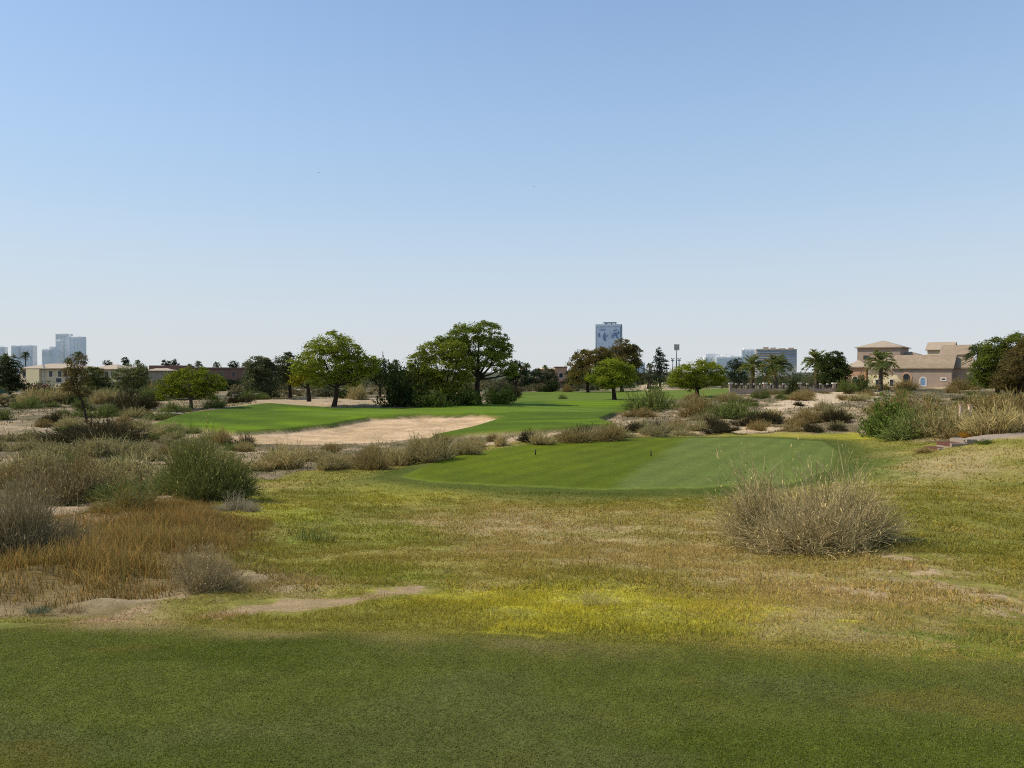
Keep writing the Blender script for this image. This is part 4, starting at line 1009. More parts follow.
# far-off woods that read as one mass
def far_wood():
    rng = RS(77); parts = []
    for k_ in range(170):
        px = rng.uniform(-120, 1150); Y = rng.uniform(290, 420)
        topy = rng.uniform(370, 379) if 130 < px < 720 else rng.uniform(372, 381)
        c_ = up(px, topy, Y); z = gz(c_[0], Y); h = max(c_[2]-z, 1.0); r = h*rng.uniform(.8, 1.6)
        m = 260; d = rng.normal(size=(m, 3)); d /= np.linalg.norm(d, axis=1)[:, None]; d[:, 2] = np.abs(d[:, 2])
        pos = np.array([c_[0], Y, z]) + d*np.array([r, r*.8, h])*rng.uniform(.5, 1.0, (m, 1))
        c = lin(*[(70,80,62),(84,88,70),(60,70,56),(96,92,74)][rng.randint(4)])  # muted greens carry the haze in the leaf colour
        parts.append(leafquads(pos, rng.uniform(.25, .6, m), rng, c[None]*rng.normal(1, .22, (m, 1)).clip(.5, 1.6), .2, .6))
    V, Q, Cc = join(parts)
    link('distant_treeline', new_mesh('distant_treeline', V, [Q], Cc, [M_leaf]), kind='stuff', label='hazy line of distant trees along the horizon')
far_wood()
def far_scrub():
    rng = RS(78); parts = []; got = 0
    while got < 420:
        a = rng.uniform(-.68, .68); r_ = math.sqrt(rng.uniform(105**2, 290**2)); x, y = r_*math.sin(a), r_*math.cos(a)
        X_, Y_ = np.array([x]), np.array([y])
        if R_far.sdf(X_, Y_)[0] > -1 or R_fair.sdf(X_, Y_)[0] > -1: continue
        if y < 150 and any(pat(p, X_, Y_, so, ra, 60+i_)[0] > .5 for i_, (p, col, so, ra, st) in enumerate(PATCH)): continue
        if x > 30 and y < 134: continue
        got += 1
        z = gz(x, y); h = rng.uniform(.8, 2.1)*(1 + (r_ > 180)*.5); r = h*rng.uniform(.9, 1.9)
        m = 240; d = rng.normal(size=(m, 3)); d /= np.linalg.norm(d, axis=1)[:, None]; d[:, 2] = np.abs(d[:, 2])
        pos = np.array([x, y, z]) + d*np.array([r, r*.8, h])*np.cbrt(rng.uniform(.2, 1.0, (m, 1)))*(1 + .2*np.sin(5*d[:, :1] + got))
        c = lin(*[(78,84,60),(92,90,68),(62,70,52),(112,102,78),(70,76,48)][rng.randint(5)])
        parts.append(leafquads(pos, rng.uniform(.14, .36, m), rng, c[None]*rng.normal(1, .22, (m, 1)).clip(.5, 1.6), .2, .5))
    V, Q, Cc = join(parts)
    link('distant_scrub', new_mesh('distant_scrub', V, [Q], Cc, [M_shrub]), kind='stuff', label='dark low scrub covering the flat before the distant houses')
far_scrub()

# ------------------------------------------------------------------ buildings
def gable(mb, x0, x1, y0, y1, z0, z1, ov=.35, th=.16):
    """ridge along x; closed slab roof with overhang"""
    ym = (y0+y1)/2
    a = (z1-z0)/(ym-y0)
    ze = z0 - ov*a
    X0, X1, Y0, Y1 = x0-ov, x1+ov, y0-ov, y1+ov
    V = [(X0,Y0,ze),(X1,Y0,ze),(X1,ym,z1),(X0,ym,z1),(X1,Y1,ze),(X0,Y1,ze)]
    V += [(v[0], v[1], v[2]+th) for v in V]
    mb.add(V, [(6,7,8,9),(9,8,10,11),(0,3,2,1),(3,5,4,2),(0,1,7,6),(5,11,10,4),(1,2,8,7),(2,4,10,8),(3,0,6,9),(5,3,9,11)])
def gable_y(mb, x0, x1, y0, y1, z0, z1, ov=.35, th=.16):
    xm = (x0+x1)/2; a = (z1-z0)/(xm-x0); ze = z0-ov*a
    X0, X1, Y0, Y1 = x0-ov, x1+ov, y0-ov, y1+ov
    V = [(X0,Y0,ze),(xm,Y0,z1),(X1,Y0,ze),(X1,Y1,ze),(xm,Y1,z1),(X0,Y1,ze)]
    V += [(v[0], v[1], v[2]+th) for v in V]
    mb.add(V, [(6,7,10,11),(7,8,9,10),(0,5,4,1),(1,4,3,2),(0,1,7,6),(1,2,8,7),(3,4,10,9),(4,5,11,10),(2,3,9,8),(5,0,6,11)])
def hip(mb, x0, x1, y0, y1, z0, z1, ov=.4, th=.14, ridge=None):
    X0, X1, Y0, Y1 = x0-ov, x1+ov, y0-ov, y1+ov; ym = (y0+y1)/2
    k = (y1-y0)/2 if ridge is None else ridge
    a, b = x0+k, x1-k
    if b <= a: a = b = (x0+x1)/2; 
    V = [(X0,Y0,z0),(X1,Y0,z0),(X1,Y1,z0),(X0,Y1,z0),(X0,Y0,z0+th),(X1,Y0,z0+th),(X1,Y1,z0+th),(X0,Y1,z0+th),(a,ym,z1),(b+.01,ym,z1)]
    mb.add(V, [(0,3,2,1),(0,1,5,4),(1,2,6,5),(2,3,7,6),(3,0,4,7),(4,5,9,8),(5,6,9),(6,7,8,9),(7,4,8)])
def gwall(mb, x0, x1, y0, y1, z0, z1, zr):
    """walls with gable ends (ridge along x)"""
    ym = (y0+y1)/2
    V = [(x0,y0,z0),(x1,y0,z0),(x1,y1,z0),(x0,y1,z0),(x0,y0,z1),(x1,y0,z1),(x1,y1,z1),(x0,y1,z1),(x0,ym,zr),(x1,ym,zr)]
    mb.add(V, [(0,3,2,1),(0,1,5,4),(1,2,6,9,5),(2,3,7,6),(3,0,4,8,7),(4,5,9,8),(6,7,8,9)])
def window(parent, x, y, z, w, h, frame=M_trim, arch=False, glass=M_glass, t=.09):
    """window in a wall whose face looks towards -Y at depth y; frame proud of the wall, pane just inside it"""
    prof = [(-w/2,0),(w/2,0)]
    if arch: prof += [(w/2*math.cos(a), h-w/2 + w/2*math.sin(a)) for a in np.linspace(0, math.pi, 9)]
    else: prof += [(w/2,h),(-w/2,h)]
    n_ = len(prof); q = np.array(prof); c = np.array([0, h/2]); inn = c + (q-c)*np.array([1-2*t/w, 1-2*t/h])
    mb = MB()
    V = [(x+a, y-.06, z+b) for a, b in q] + [(x+a, y-.06, z+b) for a, b in inn] + [(x+a, y+.03, z+b) for a, b in q] + [(x+a, y+.03, z+b) for a, b in inn]
    Fs = []
    for i_ in range(n_):
        j_ = (i_+1) % n_
        Fs += [(i_, j_, n_+j_, n_+i_), (i_, 2*n_+i_, 2*n_+j_, j_), (n_+i_, n_+j_, 3*n_+j_, 3*n_+i_)]
    mb.add(V, Fs); f = mb.build('window', frame, parent)
    mb = MB(); mb.add([(x+a, y-.02, z+b) for a, b in inn], [tuple(range(n_))]); mb.build('pane', glass, f)
    return f

def house(label, px0, px1, Y, phi=0., name='villa'):
    """returns root and helpers giving local coordinates of the turned house from photo columns and rows"""
    p = up((px0+px1)/2, 388, Y); x0 = float(p[0]); z0 = gz(x0, Y)
    root = empty(name, (x0, Y, z0), label, 'house', None, math.radians(phi))
    c, sn = math.cos(math.radians(phi)), math.sin(math.radians(phi))
    def lx(px, d=0):
        k = float(ray(px, 388)[0] / ray(px, 388)[1])
        return (k*Y - x0 + d*(sn + k*c)) / (c - k*sn)
    def lz(py, d=0, px=None):
        x = lx((px0+px1)/2 if px is None else px, d)
        return float(up(512, py, Y + x*sn + d*c)[2]) - z0
    return root, lx, lz

# tiled villa
root, lx, lz = house('sprawling pinkish villa with clay tiled roofs and arched window behind the dry scrub', 894, 951, 128, -37)
def wing(a, b, y0, dep, eave, ridge, roof='gable', wm=M_stucco, rm=M_tile, dz=0):
    xa, xb = lx(a, y0), lx(b, y0); pm = (a+b)/2; ze = lz(eave, y0, pm); zr = lz(ridge, y0 + dep/2, pm)
    w = MB()
    if roof == 'gable': gwall(w, xa, xb, y0, y0+dep, -1.5, ze, zr-.25)
    else: w.box(xa, xb, y0, y0+dep, -1.5, ze)
    w.build('wall', wm, root); r = MB()
    if roof == 'gable': gable(r, xa, xb, y0, y0+dep, ze, zr)
    else: hip(r, xa, xb, y0, y0+dep, ze, zr)
    r.build('roof', rm, root)
wing(893, 951.5, 0, 7.5, 367.5, 355.8)
wing(952.6, 970, 2.2, 5.0, 367, 357.6)
wing(857, 900, 9, 9, 347.8, 340.6, 'hip', M_stucco, M_tile2)
wing(941, 968, 11, 7, 354.5, 345.8)
wing(927, 952, 21, 6, 349.5, 342.8, 'gable', M_cream, M_tile2)
wing(845, 866, 6.0, 6, 367.5, 360, 'hip', M_stucco2, M_tile2)
wing(868, 892.3, 3.2, 7, 363, 354.2, 'hip')
wing(900, 917, 12.5, 5, 355.5, 351.6, 'hip')
# garden porch wall with a sloping end
w = MB(); x0, x1, x2 = lx(868, -2), lx(893, -2), lx(903, -2); zt_ = lz(375, -2, 880); V = []
for yy in (-2.2, -1.9): V += [(x0,yy,-1.5),(x2,yy,-1.5),(x2,yy,lz(383,-2,900)),(x1+.6,yy,zt_),(x0,yy,zt_)]
w.add(V, [(0,1,2,3,4),(9,8,7,6,5),(0,5,6,1),(1,6,7,2),(2,7,8,3),(3,8,9,4),(4,9,5,0)]); w.build('porch_wall', M_cream2, root)
window(root, lx(892,-2), -2.2, lz(386.5,-2,892), .75, 1.3); window(root, lx(877.5,-2), -2.2, lz(386,-2,877), .7, 1.2)
window(root, lx(906.5), 0, lz(384.6,0,906), 1.7, 2.2, M_stucco2, True, t=.3); window(root, lx(923), 0, lz(386.5,0,923), 1.1, 1.7, M_trim, True, M_blueglass, t=.16)
window(root, lx(943.5), 0, lz(381,0,943), .9, .6, t=.16); window(root, lx(960,2.2), 2.2, lz(381,2.2,960), .45, .55, t=.08)
window(root, lx(866,9), 9, lz(359.5,9,866), 1.1, .8, M_brown); window(root, lx(855,6), 6, lz(384,6,855), 1.0, 1.4)

# garden wall with pillars and railings
p0 = up(730.5, 394, 108); p1 = up(846, 393, 108)
fr = empty('garden_wall', (float(p0[0]), 108, gz(p0[0], 108)), 'low plastered garden wall with white capped pillars and dark railing before the palms', 'wall')
Lw = float(p1[0]-p0[0]); zt = float(up(730, 388.6, 108)[2]) - gz(p0[0], 108); zr_ = float(up(730, 384.6, 108)[2]) - gz(p0[0], 108)
mb = MB(); mb.box(0, Lw, -.12, .12, -1, zt); mb.build('wall_base', M_wallp, fr)
mb = MB(); nb = 78
for k_ in range(nb): x_ = Lw*(k_+.5)/nb; mb.box(x_-.03, x_+.03, -.03, .03, zt, zr_)
mb.box(0, Lw, -.045, .045, zr_, zr_+.06); mb.build('railing', M_darkmetal, fr)
for k_ in range(4):
    x_ = [0, 34.3, 69, 103.5][k_]/F*108
    mb = MB(); mb.box(x_-.2, x_+.2, -.2, .2, -1, zr_+.12); po = mb.build('pillar', M_wallp, fr)
    mb = MB(); mb.box(x_-.28, x_+.28, -.28, .28, zr_+.12, zr_+.28); mb.build('cap', M_trim, po)
for k_, px in enumerate([736, 741.5, 748.5, 754, 760, 771, 783, 789, 807, 820, 827]):
    x_ = float(up(px, 388, 108)[0] - p0[0]); mb = MB(); mb.box(x_-.1, x_+.1, -.15, -.05, zt, zr_+.02); q = mb.build('post', M_darkmetal, fr)
    mb = MB(); mb.box(x_-.14, x_+.14, -.2, 0, zr_+.02, zr_+.16); mb.build('cap', M_trim, q)

# beige villa and its neighbour
root, lx, lz = house('long beige two storey villa with flat hipped tile roof below the skyline towers', 18, 70, 225, -20)
w = MB(); w.box(lx(20), lx(70), 0, 12, -2, lz(368.8)); w.build('wall', M_cream, root)
w = MB(); w.box(lx(30), lx(43), -1.2, -.003, -2, lz(369.2)); w.build('bay', M_cream2, root)
w = MB(); w.box(lx(44), lx(45), -.5, -.003, -2, lz(364.5)); w.build('pilaster', M_trim, root)
r = MB(); hip(r, lx(19), lx(71), -.6, 12, lz(368.8), lz(363.6, 6), .5); r.build('roof', M_tile2, root)
for px_ in (24.5, 51, 60, 66): window(root, lx(px_), 0, lz(377), 1.5, 1.9)
window(root, lx(59), -.0, lz(382.5), 2.4, 1.4)
root, lx, lz = house('second beige villa with pale pink roof half hidden by the green tree', 86, 118, 232, -20)
w = MB(); w.box(lx(87), lx(116), 0, 11, -2, lz(369.4)); w.build('wall', M_cream, root)
r = MB(); hip(r, lx(86.5), lx(116.5), 0, 11, lz(369.4), lz(364.4, 5), .5); r.build('roof', M_tile2, root)
for px_ in (92, 107, 113): window(root, lx(px_), 0, lz(378), 1.5, 1.9)
root, lx, lz = house('long low brown house with flat parapet roof behind the bright spreading tree', 144, 256, 235)
w = MB(); w.box(lx(177), lx(256), 0, 14, -2, lz(368.8)); w.build('wall', M_brown, root)
r = MB(); r.box(lx(176.6), lx(256.4), -.3, 14.3, lz(368.8), lz(367.4)); r.build('parapet', M_brown, root)
w = MB(); w.box(lx(143), lx(177)-.01, 2, 14, -2, lz(369, 2)); w.build('wall', M_brown, root)
r = MB(); r.box(lx(143), lx(177)-.35, 4, 14, lz(369, 2), lz(365.4, 3)); r.build('upper_storey', M_brown, root)
r = MB(); hip(r, lx(150), lx(177)-.6, -2.5, 1.9, lz(371, -2), lz(368.2, 0), .3); r.build('porch_roof', M_tile2, root)
w = MB(); w.box(lx(151), lx(176)-.6, -2.2, 1.7, -2, lz(371, -2)); w.build('porch', M_stucco, root)
for px_ in (186, 198, 210, 222, 234, 246): window(root, lx(px_), 0, lz(377), 1.3, 1.7, M_stucco2)
root, lx, lz = house('small orange-brown house with flat pale roof far beyond the fairway', 520, 568, 215)
w = MB(); w.box(lx(555), lx(567), 0, 8, -2, lz(367.6)); w.build('wall', M_stucco2, root)
r = MB(); r.box(lx(554.7), lx(567.3), -.2, 8.2, lz(367.6), lz(366.6)); r.build('parapet', M_brown, root)
w = MB(); w.box(lx(536), lx(555)-.3, 1, 9, -2, lz(369.5, 1)); w.build('wall', M_stucco2, root)
r = MB(); hip(r, lx(536), lx(555)-.5, 1, 9, lz(369.5, 1), lz(367, 5), .3); r.build('roof', M_cream, root)
w = MB(); w.box(lx(520), lx(525), 2, 7, -2, lz(367, 2)); w.build('chimney_block', M_stucco2, root)
for px_ in (540, 547, 561): window(root, lx(px_), 0 if px_ > 555 else 1, lz(378), 1.2, 1.5)

# low boundary wall beyond the far scrub
p0 = up(500, 384, 200); p1 = up(598, 384, 200)
o = MB(); zb = gz(0, 200); o.box(float(p0[0]), float(p1[0]), 200, 200.3, zb-1, float(up(500, 381.6, 200)[2]))
k_ = o.build('boundary_wall', M_brown, None, label='low dark boundary wall beyond the distant fairway scrub', category='wall')
p0 = up(232, 395, 128); p1 = up(262, 395, 128); o = MB(); o.box(float(p0[0]), float(p1[0]), 128, 128.3, gz(p0[0],128)-1, float(up(240, 394.2, 128)[2]))
o.build('boundary_wall', M_wallp, None, label='short pinkish boundary wall beyond the fairway mound', category='wall')

# skyline towers, far away, with haze painted into their pale colours
def tower(label, blocks, Y, name='tower', cat='tower block', wall=M_haze1, win=M_hazewin, strips=3, floors=0):
    pxm = (blocks[0][0]+blocks[0][1])/2; x0 = float(up(pxm, 370, Y)[0]); z0 = gz(x0, Y)
    root = empty(name, (x0, Y, z0), label, cat, None, math.radians(-9)); s = Y/F
    for k_, (a, b, top, dep, m_) in enumerate(blocks):
        xa, xb = float(up(a, 370, Y)[0])-x0, float(up(b, 370, Y)[0])-x0; zt = float(up(512, top, Y)[2])-z0; yo = dep*s
        w = MB(); w.box(xa, xb, yo, yo + (xb-xa)*.3, -5, zt)
        w.box(xa+(xb-xa)*.15, xb-(xb-xa)*.3, yo+(xb-xa)*.05, yo+(xb-xa)*.25, zt, zt+.7*s); w.build('wall', m_ or wall, root)
        for i_ in range(strips):
            q = MB(); u0 = xa + (xb-xa)*(i_+.22)/strips; u1 = xa + (xb-xa)*(i_+.72)/strips
            n_ = int((zt-2)/ (1.15*s))
            for f_ in range(n_): zf = zt - 1.0*s - f_*1.15*s; q.box(u0, u1, yo-.3, yo-.003, zf-.62*s, zf)
            if n_: q.build('window', win, root)
    return root
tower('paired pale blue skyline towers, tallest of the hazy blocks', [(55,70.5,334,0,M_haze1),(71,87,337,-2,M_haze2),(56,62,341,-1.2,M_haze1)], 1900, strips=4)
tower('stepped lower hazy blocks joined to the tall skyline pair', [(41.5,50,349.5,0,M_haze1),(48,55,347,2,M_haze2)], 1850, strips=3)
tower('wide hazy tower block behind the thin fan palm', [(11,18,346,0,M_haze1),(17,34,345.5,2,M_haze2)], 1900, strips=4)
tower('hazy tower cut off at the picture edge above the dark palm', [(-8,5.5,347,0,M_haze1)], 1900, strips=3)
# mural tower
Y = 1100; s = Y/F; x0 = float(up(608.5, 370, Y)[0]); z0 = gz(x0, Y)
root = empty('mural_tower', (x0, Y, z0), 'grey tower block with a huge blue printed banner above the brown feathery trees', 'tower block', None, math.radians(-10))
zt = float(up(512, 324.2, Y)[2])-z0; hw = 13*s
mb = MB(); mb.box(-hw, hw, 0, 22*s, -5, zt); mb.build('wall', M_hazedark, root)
mb = MB(); mb.box(-hw+1.5*s, hw-1.5*s, -1.2, -.003, 2, zt-3*s); mb.build('banner', M_banner, root)
def fig(pts_, nm='printed_figure'):
    mb = MB(); mb.add([(a*s, -1.3, zt-b*s) for a, b in pts_], [tuple(range(len(pts_)))]); mb.build(nm, M_print, root)
fig([(-9.5,5.2),(-2.5,5.2),(-2.5,6.0),(-9.5,6.0)])
fig([(-10.5,13),(-10.2,9),(-9.2,8),(-8.6,9),(-8.2,13),(-9,13),(-9.4,10.5),(-9.8,13)])
fig([(-5.6,15),(-5.8,11),(-4.6,9.5),(-4.6,7.6),(-3.6,7.6),(-3.4,9.5),(-1.8,11.5),(-.8,9.6),(-.4,10),(-1.4,12.6),(-2.6,12.2),(-2.6,17),(-4,17)])
fig([(3,14),(3.2,10.5),(5,9.4),(7.5,9.4),(9,11),(9.2,14),(7.6,14),(7.4,12),(5,12),(4.8,14)])
fig([(4.4,8.4),(9.4,8.4),(9.6,6.4),(10.4,6.4),(10.4,9.8),(4.4,9.2)])
fig([(4.5,6),(8.5,5.2),(8.5,6.2),(4.5,7)])
mb = MB(); mb.box(-5.5*s, 7.5*s, 3*s, 15*s, zt+1.6*s, zt+2.4*s); mb.box(-3.5*s, -2*s, 5*s, 12*s, zt, zt+1.6*s); mb.box(2*s, 3*s, 5*s, 12*s, zt, zt+1.6*s); mb.box(6.5*s, 7.1*s, 5*s, 12*s, zt, zt+1.6*s)
mb.build('roof_canopy', M_hazedark, root)
mb = MB(); mb.box(-hw+.6*s, hw-.6*s, -1.0, -.003, zt-2.4*s, zt-.6*s); mb.build('crown_band', M_hazewin, root)
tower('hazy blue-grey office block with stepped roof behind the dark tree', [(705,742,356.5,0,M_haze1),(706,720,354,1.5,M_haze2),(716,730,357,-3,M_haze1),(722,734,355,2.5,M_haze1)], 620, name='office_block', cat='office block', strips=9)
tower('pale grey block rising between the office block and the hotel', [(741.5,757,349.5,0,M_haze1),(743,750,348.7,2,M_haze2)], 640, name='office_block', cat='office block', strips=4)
# hotel
Y = 480; s = Y/F; x0 = float(up(776, 370, Y)[0]); z0 = gz(x0, Y)
root = empty('hotel_block', (x0, Y, z0), 'beige hotel with blue glass bands and rooftop boxes above the palms', 'hotel', None, math.radians(-14))
zt = float(up(512, 349.6, Y)[2])-z0
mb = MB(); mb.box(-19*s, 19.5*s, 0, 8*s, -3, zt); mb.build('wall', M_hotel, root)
mb = MB(); mb.box(-19.4*s, 2*s, -1.2, 8.2*s, zt, zt+.9*s); mb.box(2*s, 19.8*s, -1, 8.2*s, zt, zt+.45*s); mb.build('roof_slab', M_trim, root)
for (a, b, t_) in ((-12,-7,2.6),(-5,0,2.1),(3,9,1.4),(12,17,1.9)):
    mb = MB(); mb.box(a*s, b*s, 2*s, 6*s, zt+.9*s if a < 2 else zt+.45*s, zt+t_*s); mb.build('rooftop_box', M_stucco, root)
for f_ in range(6):
    zf = zt - (1.4+2.3*f_)*s
    mb = MB()
    for c_ in range(9): mb.box((-18.3+4.2*c_)*s, (-14.8+4.2*c_)*s, -.35, -.003, zf-1.35*s, zf)
    mb.build('window', M_hotelwin, root)
    mb = MB(); mb.box(-19.2*s, 4*s, -.9, -.36, zf-2.1*s, zf-1.45*s); mb.build('balcony', M_trim if f_ % 2 == 0 else M_cream, root)
tower('low blue box building peeping out beside the tall feathery tree', [(635,645,362.5,0,M_hazewin)], 700, name='office_block', cat='office block', strips=3)

# ------------------------------------------------------------------ small things
Y = 330
def mast(px, top, label, heads, Y=330, hw=2.6, hh=3.0):
    b = up(px, 380, Y); z = gz(b[0], Y); zt = float(up(px, top, Y)[2])-z; s = Y/F
    root = empty('floodlight_mast', (float(b[0]), Y, z), label, 'floodlight')
    mb = MB(); mb.tube([(0,0,-.5),(0,0,zt*.5),(0,0,zt)], [.36,.28,.2], 10); mb.build('pole', M_metal, root, True)
    if heads:
        mb = MB(); mb.box(-hw*s, hw*s, -.5, -.21, zt-2*hh*s, zt); h_ = mb.build('lamp_rack', M_metal, root)
        for i_ in range(4):
            for j_ in range(4):
                cx_ = (-hw+.65+i_*1.3)*s; cz_ = zt-(.75+j_*1.5)*s
                mb = MB(); mb.tube([(cx_, -.5, cz_),(cx_, -.62, cz_-.05)], [.26, .3], 10); mb.build('lamp', M_trim, h_)
    else:
        mb = MB()
        for zz in (0, 1.7): mb.box(-1.5*s, 1.5*s, -.12, .12, zt-zz*s-.14, zt-zz*s); mb.box(-1.5*s, -.7*s, -.3, .3, zt-zz*s, zt-zz*s+.3); mb.box(.7*s, 1.5*s, -.3, .3, zt-zz*s, zt-zz*s+.3)
        mb.build('lamp_arm', M_metal, root)
mast(676.4, 344.3, 'tall floodlight mast with a square lamp rack above the horizon trees', True)
mast(672.6, 358.8, 'short mast with twin cross arms just left of the tall floodlight', False)
mast(679, 358.8, 'short mast with twin cross arms just right of the tall floodlight', False)

for k_, (px, py, lb) in enumerate([(535.5,455,'dark tee marker post on the darker green half of the lower tee'),(651,456,'dark tee marker post beside the pale mown stripe')]):
    x, y, z = spot(px, py); root = empty('tee_marker', (x, y, z), lb, 'tee marker')
    mb = MB(); mb.tube([(0,0,-.05),(0,0,.16),(0,0,.22),(0,0,.24)], [.03,.03,.034,.02], 10); mb.build('post', M_black, root, True)
    mb = MB(); mb.tube([(0,0,.243),(0,0,.26),(0,0,.27)], [.036,.036,.02], 10); mb.build('cap', M_darkmetal, root, True)

# concrete steps
x, y, z = spot(956, 447)
root = empty('concrete_steps', (x, y, z), 'three short concrete steps with red-brown treads at the end of the paved path', 'steps')
Yp = y
for k_, (pa, pb, pt, pbot) in enumerate([(938,952,448.3,450.6),(952,968.5,443.5,447.6),(969,979,439.8,443)]):
    xa = float(up(pa, 440, Yp)[0])-x; xb = float(up(pb, 440, Yp)[0])-x
    zt = float(up(960, pt, Yp)[2])-z
    mb = MB(); d0 = -.1+.12*k_
    mb.box(xa, xb, d0, d0+.14, zt-.7, zt); st = mb.build('riser', M_conc, root)
    mb = MB(); mb.box(xa+.02, xb-.02, d0+.14, d0+1.2, zt-.7, zt-.02); mb.build('tread', M_redfill if k_ < 2 else M_conc, st)
    mb = MB(); mb.box(xb-.06 if k_ < 2 else xa-.06, xb+.02 if k_ < 2 else xa, d0+.141, d0+1.2, zt-.5, zt+.05 if k_ < 2 else zt-.03); mb.build('edging', M_conc, st)
# paved path running off to the side of the steps
xs, ys = march([984, 1010, 1045, 1100, 1160], [442.2, 441.6, 441, 440.8, 441], hgt)
mb = MB(); V = []
for i_ in range(5):
    zz = hgt(xs[i_:i_+1], ys[i_:i_+1])[0]; top = float(hgt(xs[i_:i_+1], np.array([Yp+.75]))[0]) + .06
    for (dy_, dz_) in ((0, top-.8), (0, top), (1.5, top+.01), (1.5, top-.8)): V.append((xs[i_], Yp + .12 + dy_, dz_))
Fs = []
for i_ in range(4):
    a, b = i_*4, i_*4+4
    Fs += [(a, b, b+1, a+1), (a+1, b+1, b+2, a+2), (a+2, b+2, b+3, a+3)]
Fs += [(0,1,2,3), (19,18,17,16)]
mb.add(V, Fs); mb.build('path', M_conc, None, kind='structure', label='pale paved path leading to the steps')

for (px, py, lb) in [(961,411,'cream marker post in the dry scrub, left one of two'),(970,411,'cream marker post in the dry scrub, right one of two')]:
    p = up(px, py, 40.0); x, y = float(p[0]), 40.0; z = gz(x, y)
    root = empty('marker_post', (x, y, z), lb, 'post'); h = float(up(px, 404.2, y)[2])-z
    mb = MB(); mb.box(-.075, .075, -.075, .075, -.1, h-.09); mb.build('shaft', M_post, root)
    mb = MB(); mb.box(-.09, .09, -.09, .09, h-.09, h); mb.build('cap', M_stucco2, root)

# maroon arched pergola and green screen near the beige villa
for (px, lb) in [(36.5,'dark maroon arch below the beige villa bay, beside shrubs'),(45,'wider maroon arch before the beige villa wall')]:
    p = up(px, 392, 172); x = float(p[0]); z = gz(x, 172); h = float(up(px, 385.6, 172)[2])-z; hw = (3.1 if px < 40 else 4.2)/F*172
    root = empty('garden_arch', (x, 172, z), lb, 'arch')
    for sx in (-1, 1):
        mb = MB(); mb.box(sx*hw-.18, sx*hw+.18, -.5, .5, -.3, h*.55); mb.build('leg', M_maroon, root)
    mb = MB(); mb.tube([(hw*math.cos(a), 0, h*.55 + (h*.45)*math.sin(a)) for a in np.linspace(0, math.pi, 13)], [.32]*13, 8); mb.build('hoop', M_maroon, root, True)
p = up(4, 393, 158); x = float(p[0]); z = gz(x, 158)
root = empty('screen_fence', (x, 158, z), 'low green fabric screen under the dark palm at the edge', 'fence')
mb = MB(); mb.box(-1.8, 1.2, -.03, .03, .3, float(up(4, 388.6, 158)[2])-z); mb.build('fabric', M_greenfab, root)
for x_ in (-1.8, -.3, 1.2):
    mb = MB(); mb.tube([(x_, .07, -.3), (x_, .07, float(up(4, 388, 158)[2])-z)], [.04, .04], 6); mb.build('post', M_metal, root)

# rubble at the sand heap and stones along the track
rng = RS(90)
def stone(px, py, wpx, label, k_):
    x, y, z = spot(px, py); r = wpx/F*y/2
    bm_v = rng.normal(size=(40, 3)); bm_v /= np.linalg.norm(bm_v, axis=1)[:, None]
    import bmesh
    bm = bmesh.new(); [bm.verts.new(v*np.array([r, r*.5, min(r*.3, .16)])*rng.uniform(.85, 1.1)) for v in bm_v]
    bmesh.ops.convex_hull(bm, input=bm.verts); me = bpy.data.meshes.new('stone'); bm.to_mesh(me); bm.free(); me.materials.append(M_conc)
    link('stone', me, None, (x, y, z+r*.12), label=label, category='stone')
stone(207, 407.5, 9, 'flat pale stone slab at the upper edge of the fairway mound', 0)
stone(170, 415.5, 30, 'long pale kerb slab on the sand track under the bright tree', 1)
stone(444, 640.5, 3.4, 'tiny pale leaf litter chip on the near turf edge', 2)

# ------------------------------------------------------------------ birds
for (px, py, lb) in [(319,173,'faint distant bird gliding high over the left trees'),(534,187,'tiny dark bird high above the middle of the course')]:
    p = up(px, py, 160); root = empty('bird', tuple(float(a) for a in p), lb, 'bird'); root.scale = (.6, .6, .6)
    V = [(-.5,0,.12),(-.22,-.08,.16),(0,-.1,0),(.22,-.08,.16),(.5,0,.12),(.2,.1,.1),(0,.28,0),(-.2,.1,.1)]
    mb = MB(); mb.add(V, [(0,1,7),(1,2,6,7),(2,3,5,6),(3,4,5)]); mb.build('wings', M_black, root)
    mb = MB(); mb.tube([(0,-.22,0),(0,-.12,.01),(0,.1,.01),(0,.3,0)], [.02,.06,.07,.02], 8); mb.build('body', M_black, root, True)

# ------------------------------------------------------------------ light, sky, camera
SUN_EL, SUN_AZ = math.radians(45), math.radians(-84)       # azimuth from +Y, negative to the left
wd = bpy.data.worlds.new('World'); scene.world = wd; wd.use_nodes = True
nt = wd.node_tree; bg = nt.nodes['Background']
sky = nt.nodes.new('ShaderNodeTexSky'); sky.sky_type = 'NISHITA'; sky.sun_disc = False
sky.sun_elevation = SUN_EL; sky.sun_rotation = SUN_AZ % (2*math.pi)
sky.altitude = 0; sky.air_density = 1.0; sky.dust_density = .35; sky.ozone_density = 2.0
sc_ = nt.nodes.new('ShaderNodeVectorMath'); sc_.operation = 'SCALE'; sc_.inputs['Scale'].default_value = 1.15
nt.links.new(sky.outputs[0], sc_.inputs[0])
tcw = nt.nodes.new('ShaderNodeTexCoord'); sx = nt.nodes.new('ShaderNodeSeparateXYZ'); nt.links.new(tcw.outputs['Generated'], sx.inputs[0])
rp = nt.nodes.new('ShaderNodeValToRGB'); rp.color_ramp.interpolation = 'B_SPLINE'     # dusty haze thinning with height
while len(rp.color_ramp.elements) < 5: rp.color_ramp.elements.new(.5)
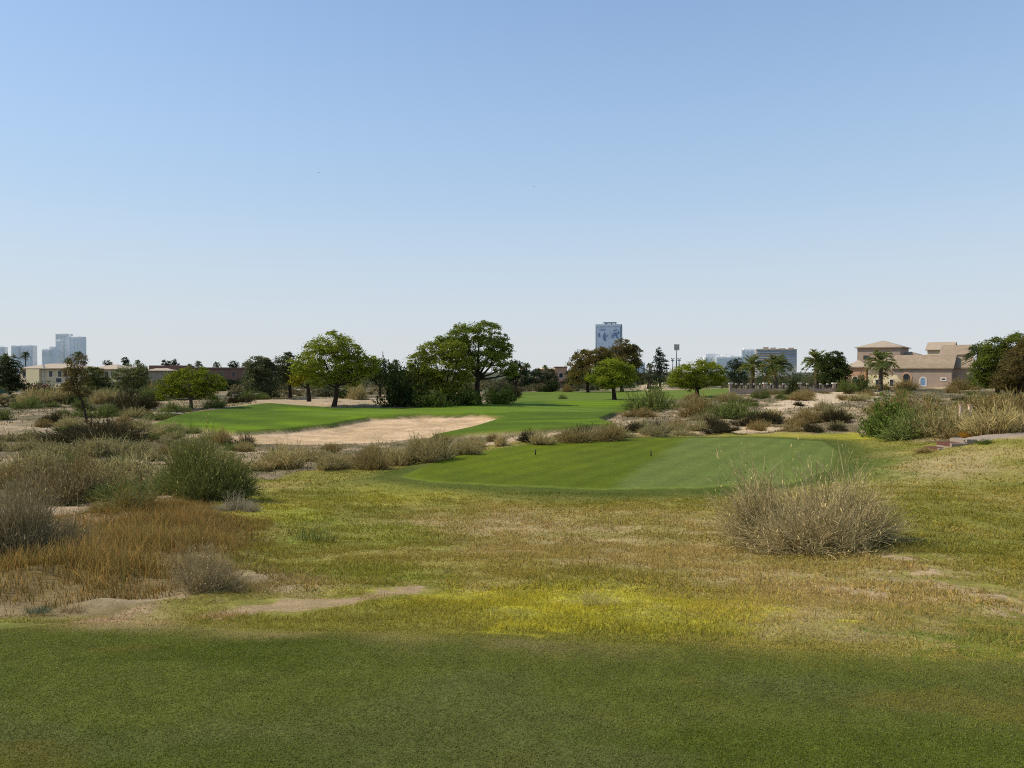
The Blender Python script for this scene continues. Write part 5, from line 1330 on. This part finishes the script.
for e_, (po, co_) in zip(rp.color_ramp.elements, ((0, (.66,.69,.72)), (.09, (.63,.69,.75)), (.22, (.46,.625,.80)), (.45, (.32,.50,.79)), (1, (.16,.30,.62)))): e_.position = po; e_.color = (*co_, 1)
nt.links.new(sx.outputs[2], rp.inputs[0])
s2 = nt.nodes.new('ShaderNodeVectorMath'); s2.operation = 'SCALE'; s2.inputs['Scale'].default_value = 1/.15
nt.links.new(rp.outputs[0], s2.inputs[0])
mrw = nt.nodes.new('ShaderNodeMapRange'); mrw.interpolation_type = 'SMOOTHSTEP'
for a_, b_ in ((1, -.02), (2, .5), (3, .96), (4, .55)): mrw.inputs[a_].default_value = b_
nt.links.new(sx.outputs[2], mrw.inputs[0])
mxw = nt.nodes.new('ShaderNodeMix'); mxw.data_type = 'RGBA'
nt.links.new(mrw.outputs[0], mxw.inputs[0]); nt.links.new(sc_.outputs[0], mxw.inputs[6]); nt.links.new(s2.outputs[0], mxw.inputs[7])
nt.links.new(mxw.outputs[2], bg.inputs[0]); bg.inputs[1].default_value = .15
sl = bpy.data.lights.new('sun', 'SUN'); sl.energy = 4.25; sl.angle = math.radians(.5); sl.color = (1, .93, .81)
so = bpy.data.objects.new('sun', sl); C.objects.link(so)
d = np.array([math.sin(SUN_AZ)*math.cos(SUN_EL), math.cos(SUN_AZ)*math.cos(SUN_EL), math.sin(SUN_EL)])
import mathutils
so.rotation_euler = mathutils.Vector(d).to_track_quat('Z', 'Y').to_euler()
cam = bpy.data.cameras.new('camera'); co = bpy.data.objects.new('camera', cam); C.objects.link(co)
cam.sensor_width = 36; cam.lens = 36*F/W; cam.clip_start = .05; cam.clip_end = 20000
co.location = (0, 0, EYE); co.rotation_euler = (math.pi/2 - PITCH, 0, 0)
scene.camera = co
scene.view_settings.view_transform = 'Standard'; scene.view_settings.look = 'None'; scene.view_settings.exposure = 0
scene.cycles.pixel_filter_type = 'BLACKMAN_HARRIS'; scene.cycles.filter_width = 1.05; scene.cycles.max_bounces = 6; scene.cycles.diffuse_bounces = 3; scene.cycles.transmission_bounces = 4; scene.cycles.use_denoising = False
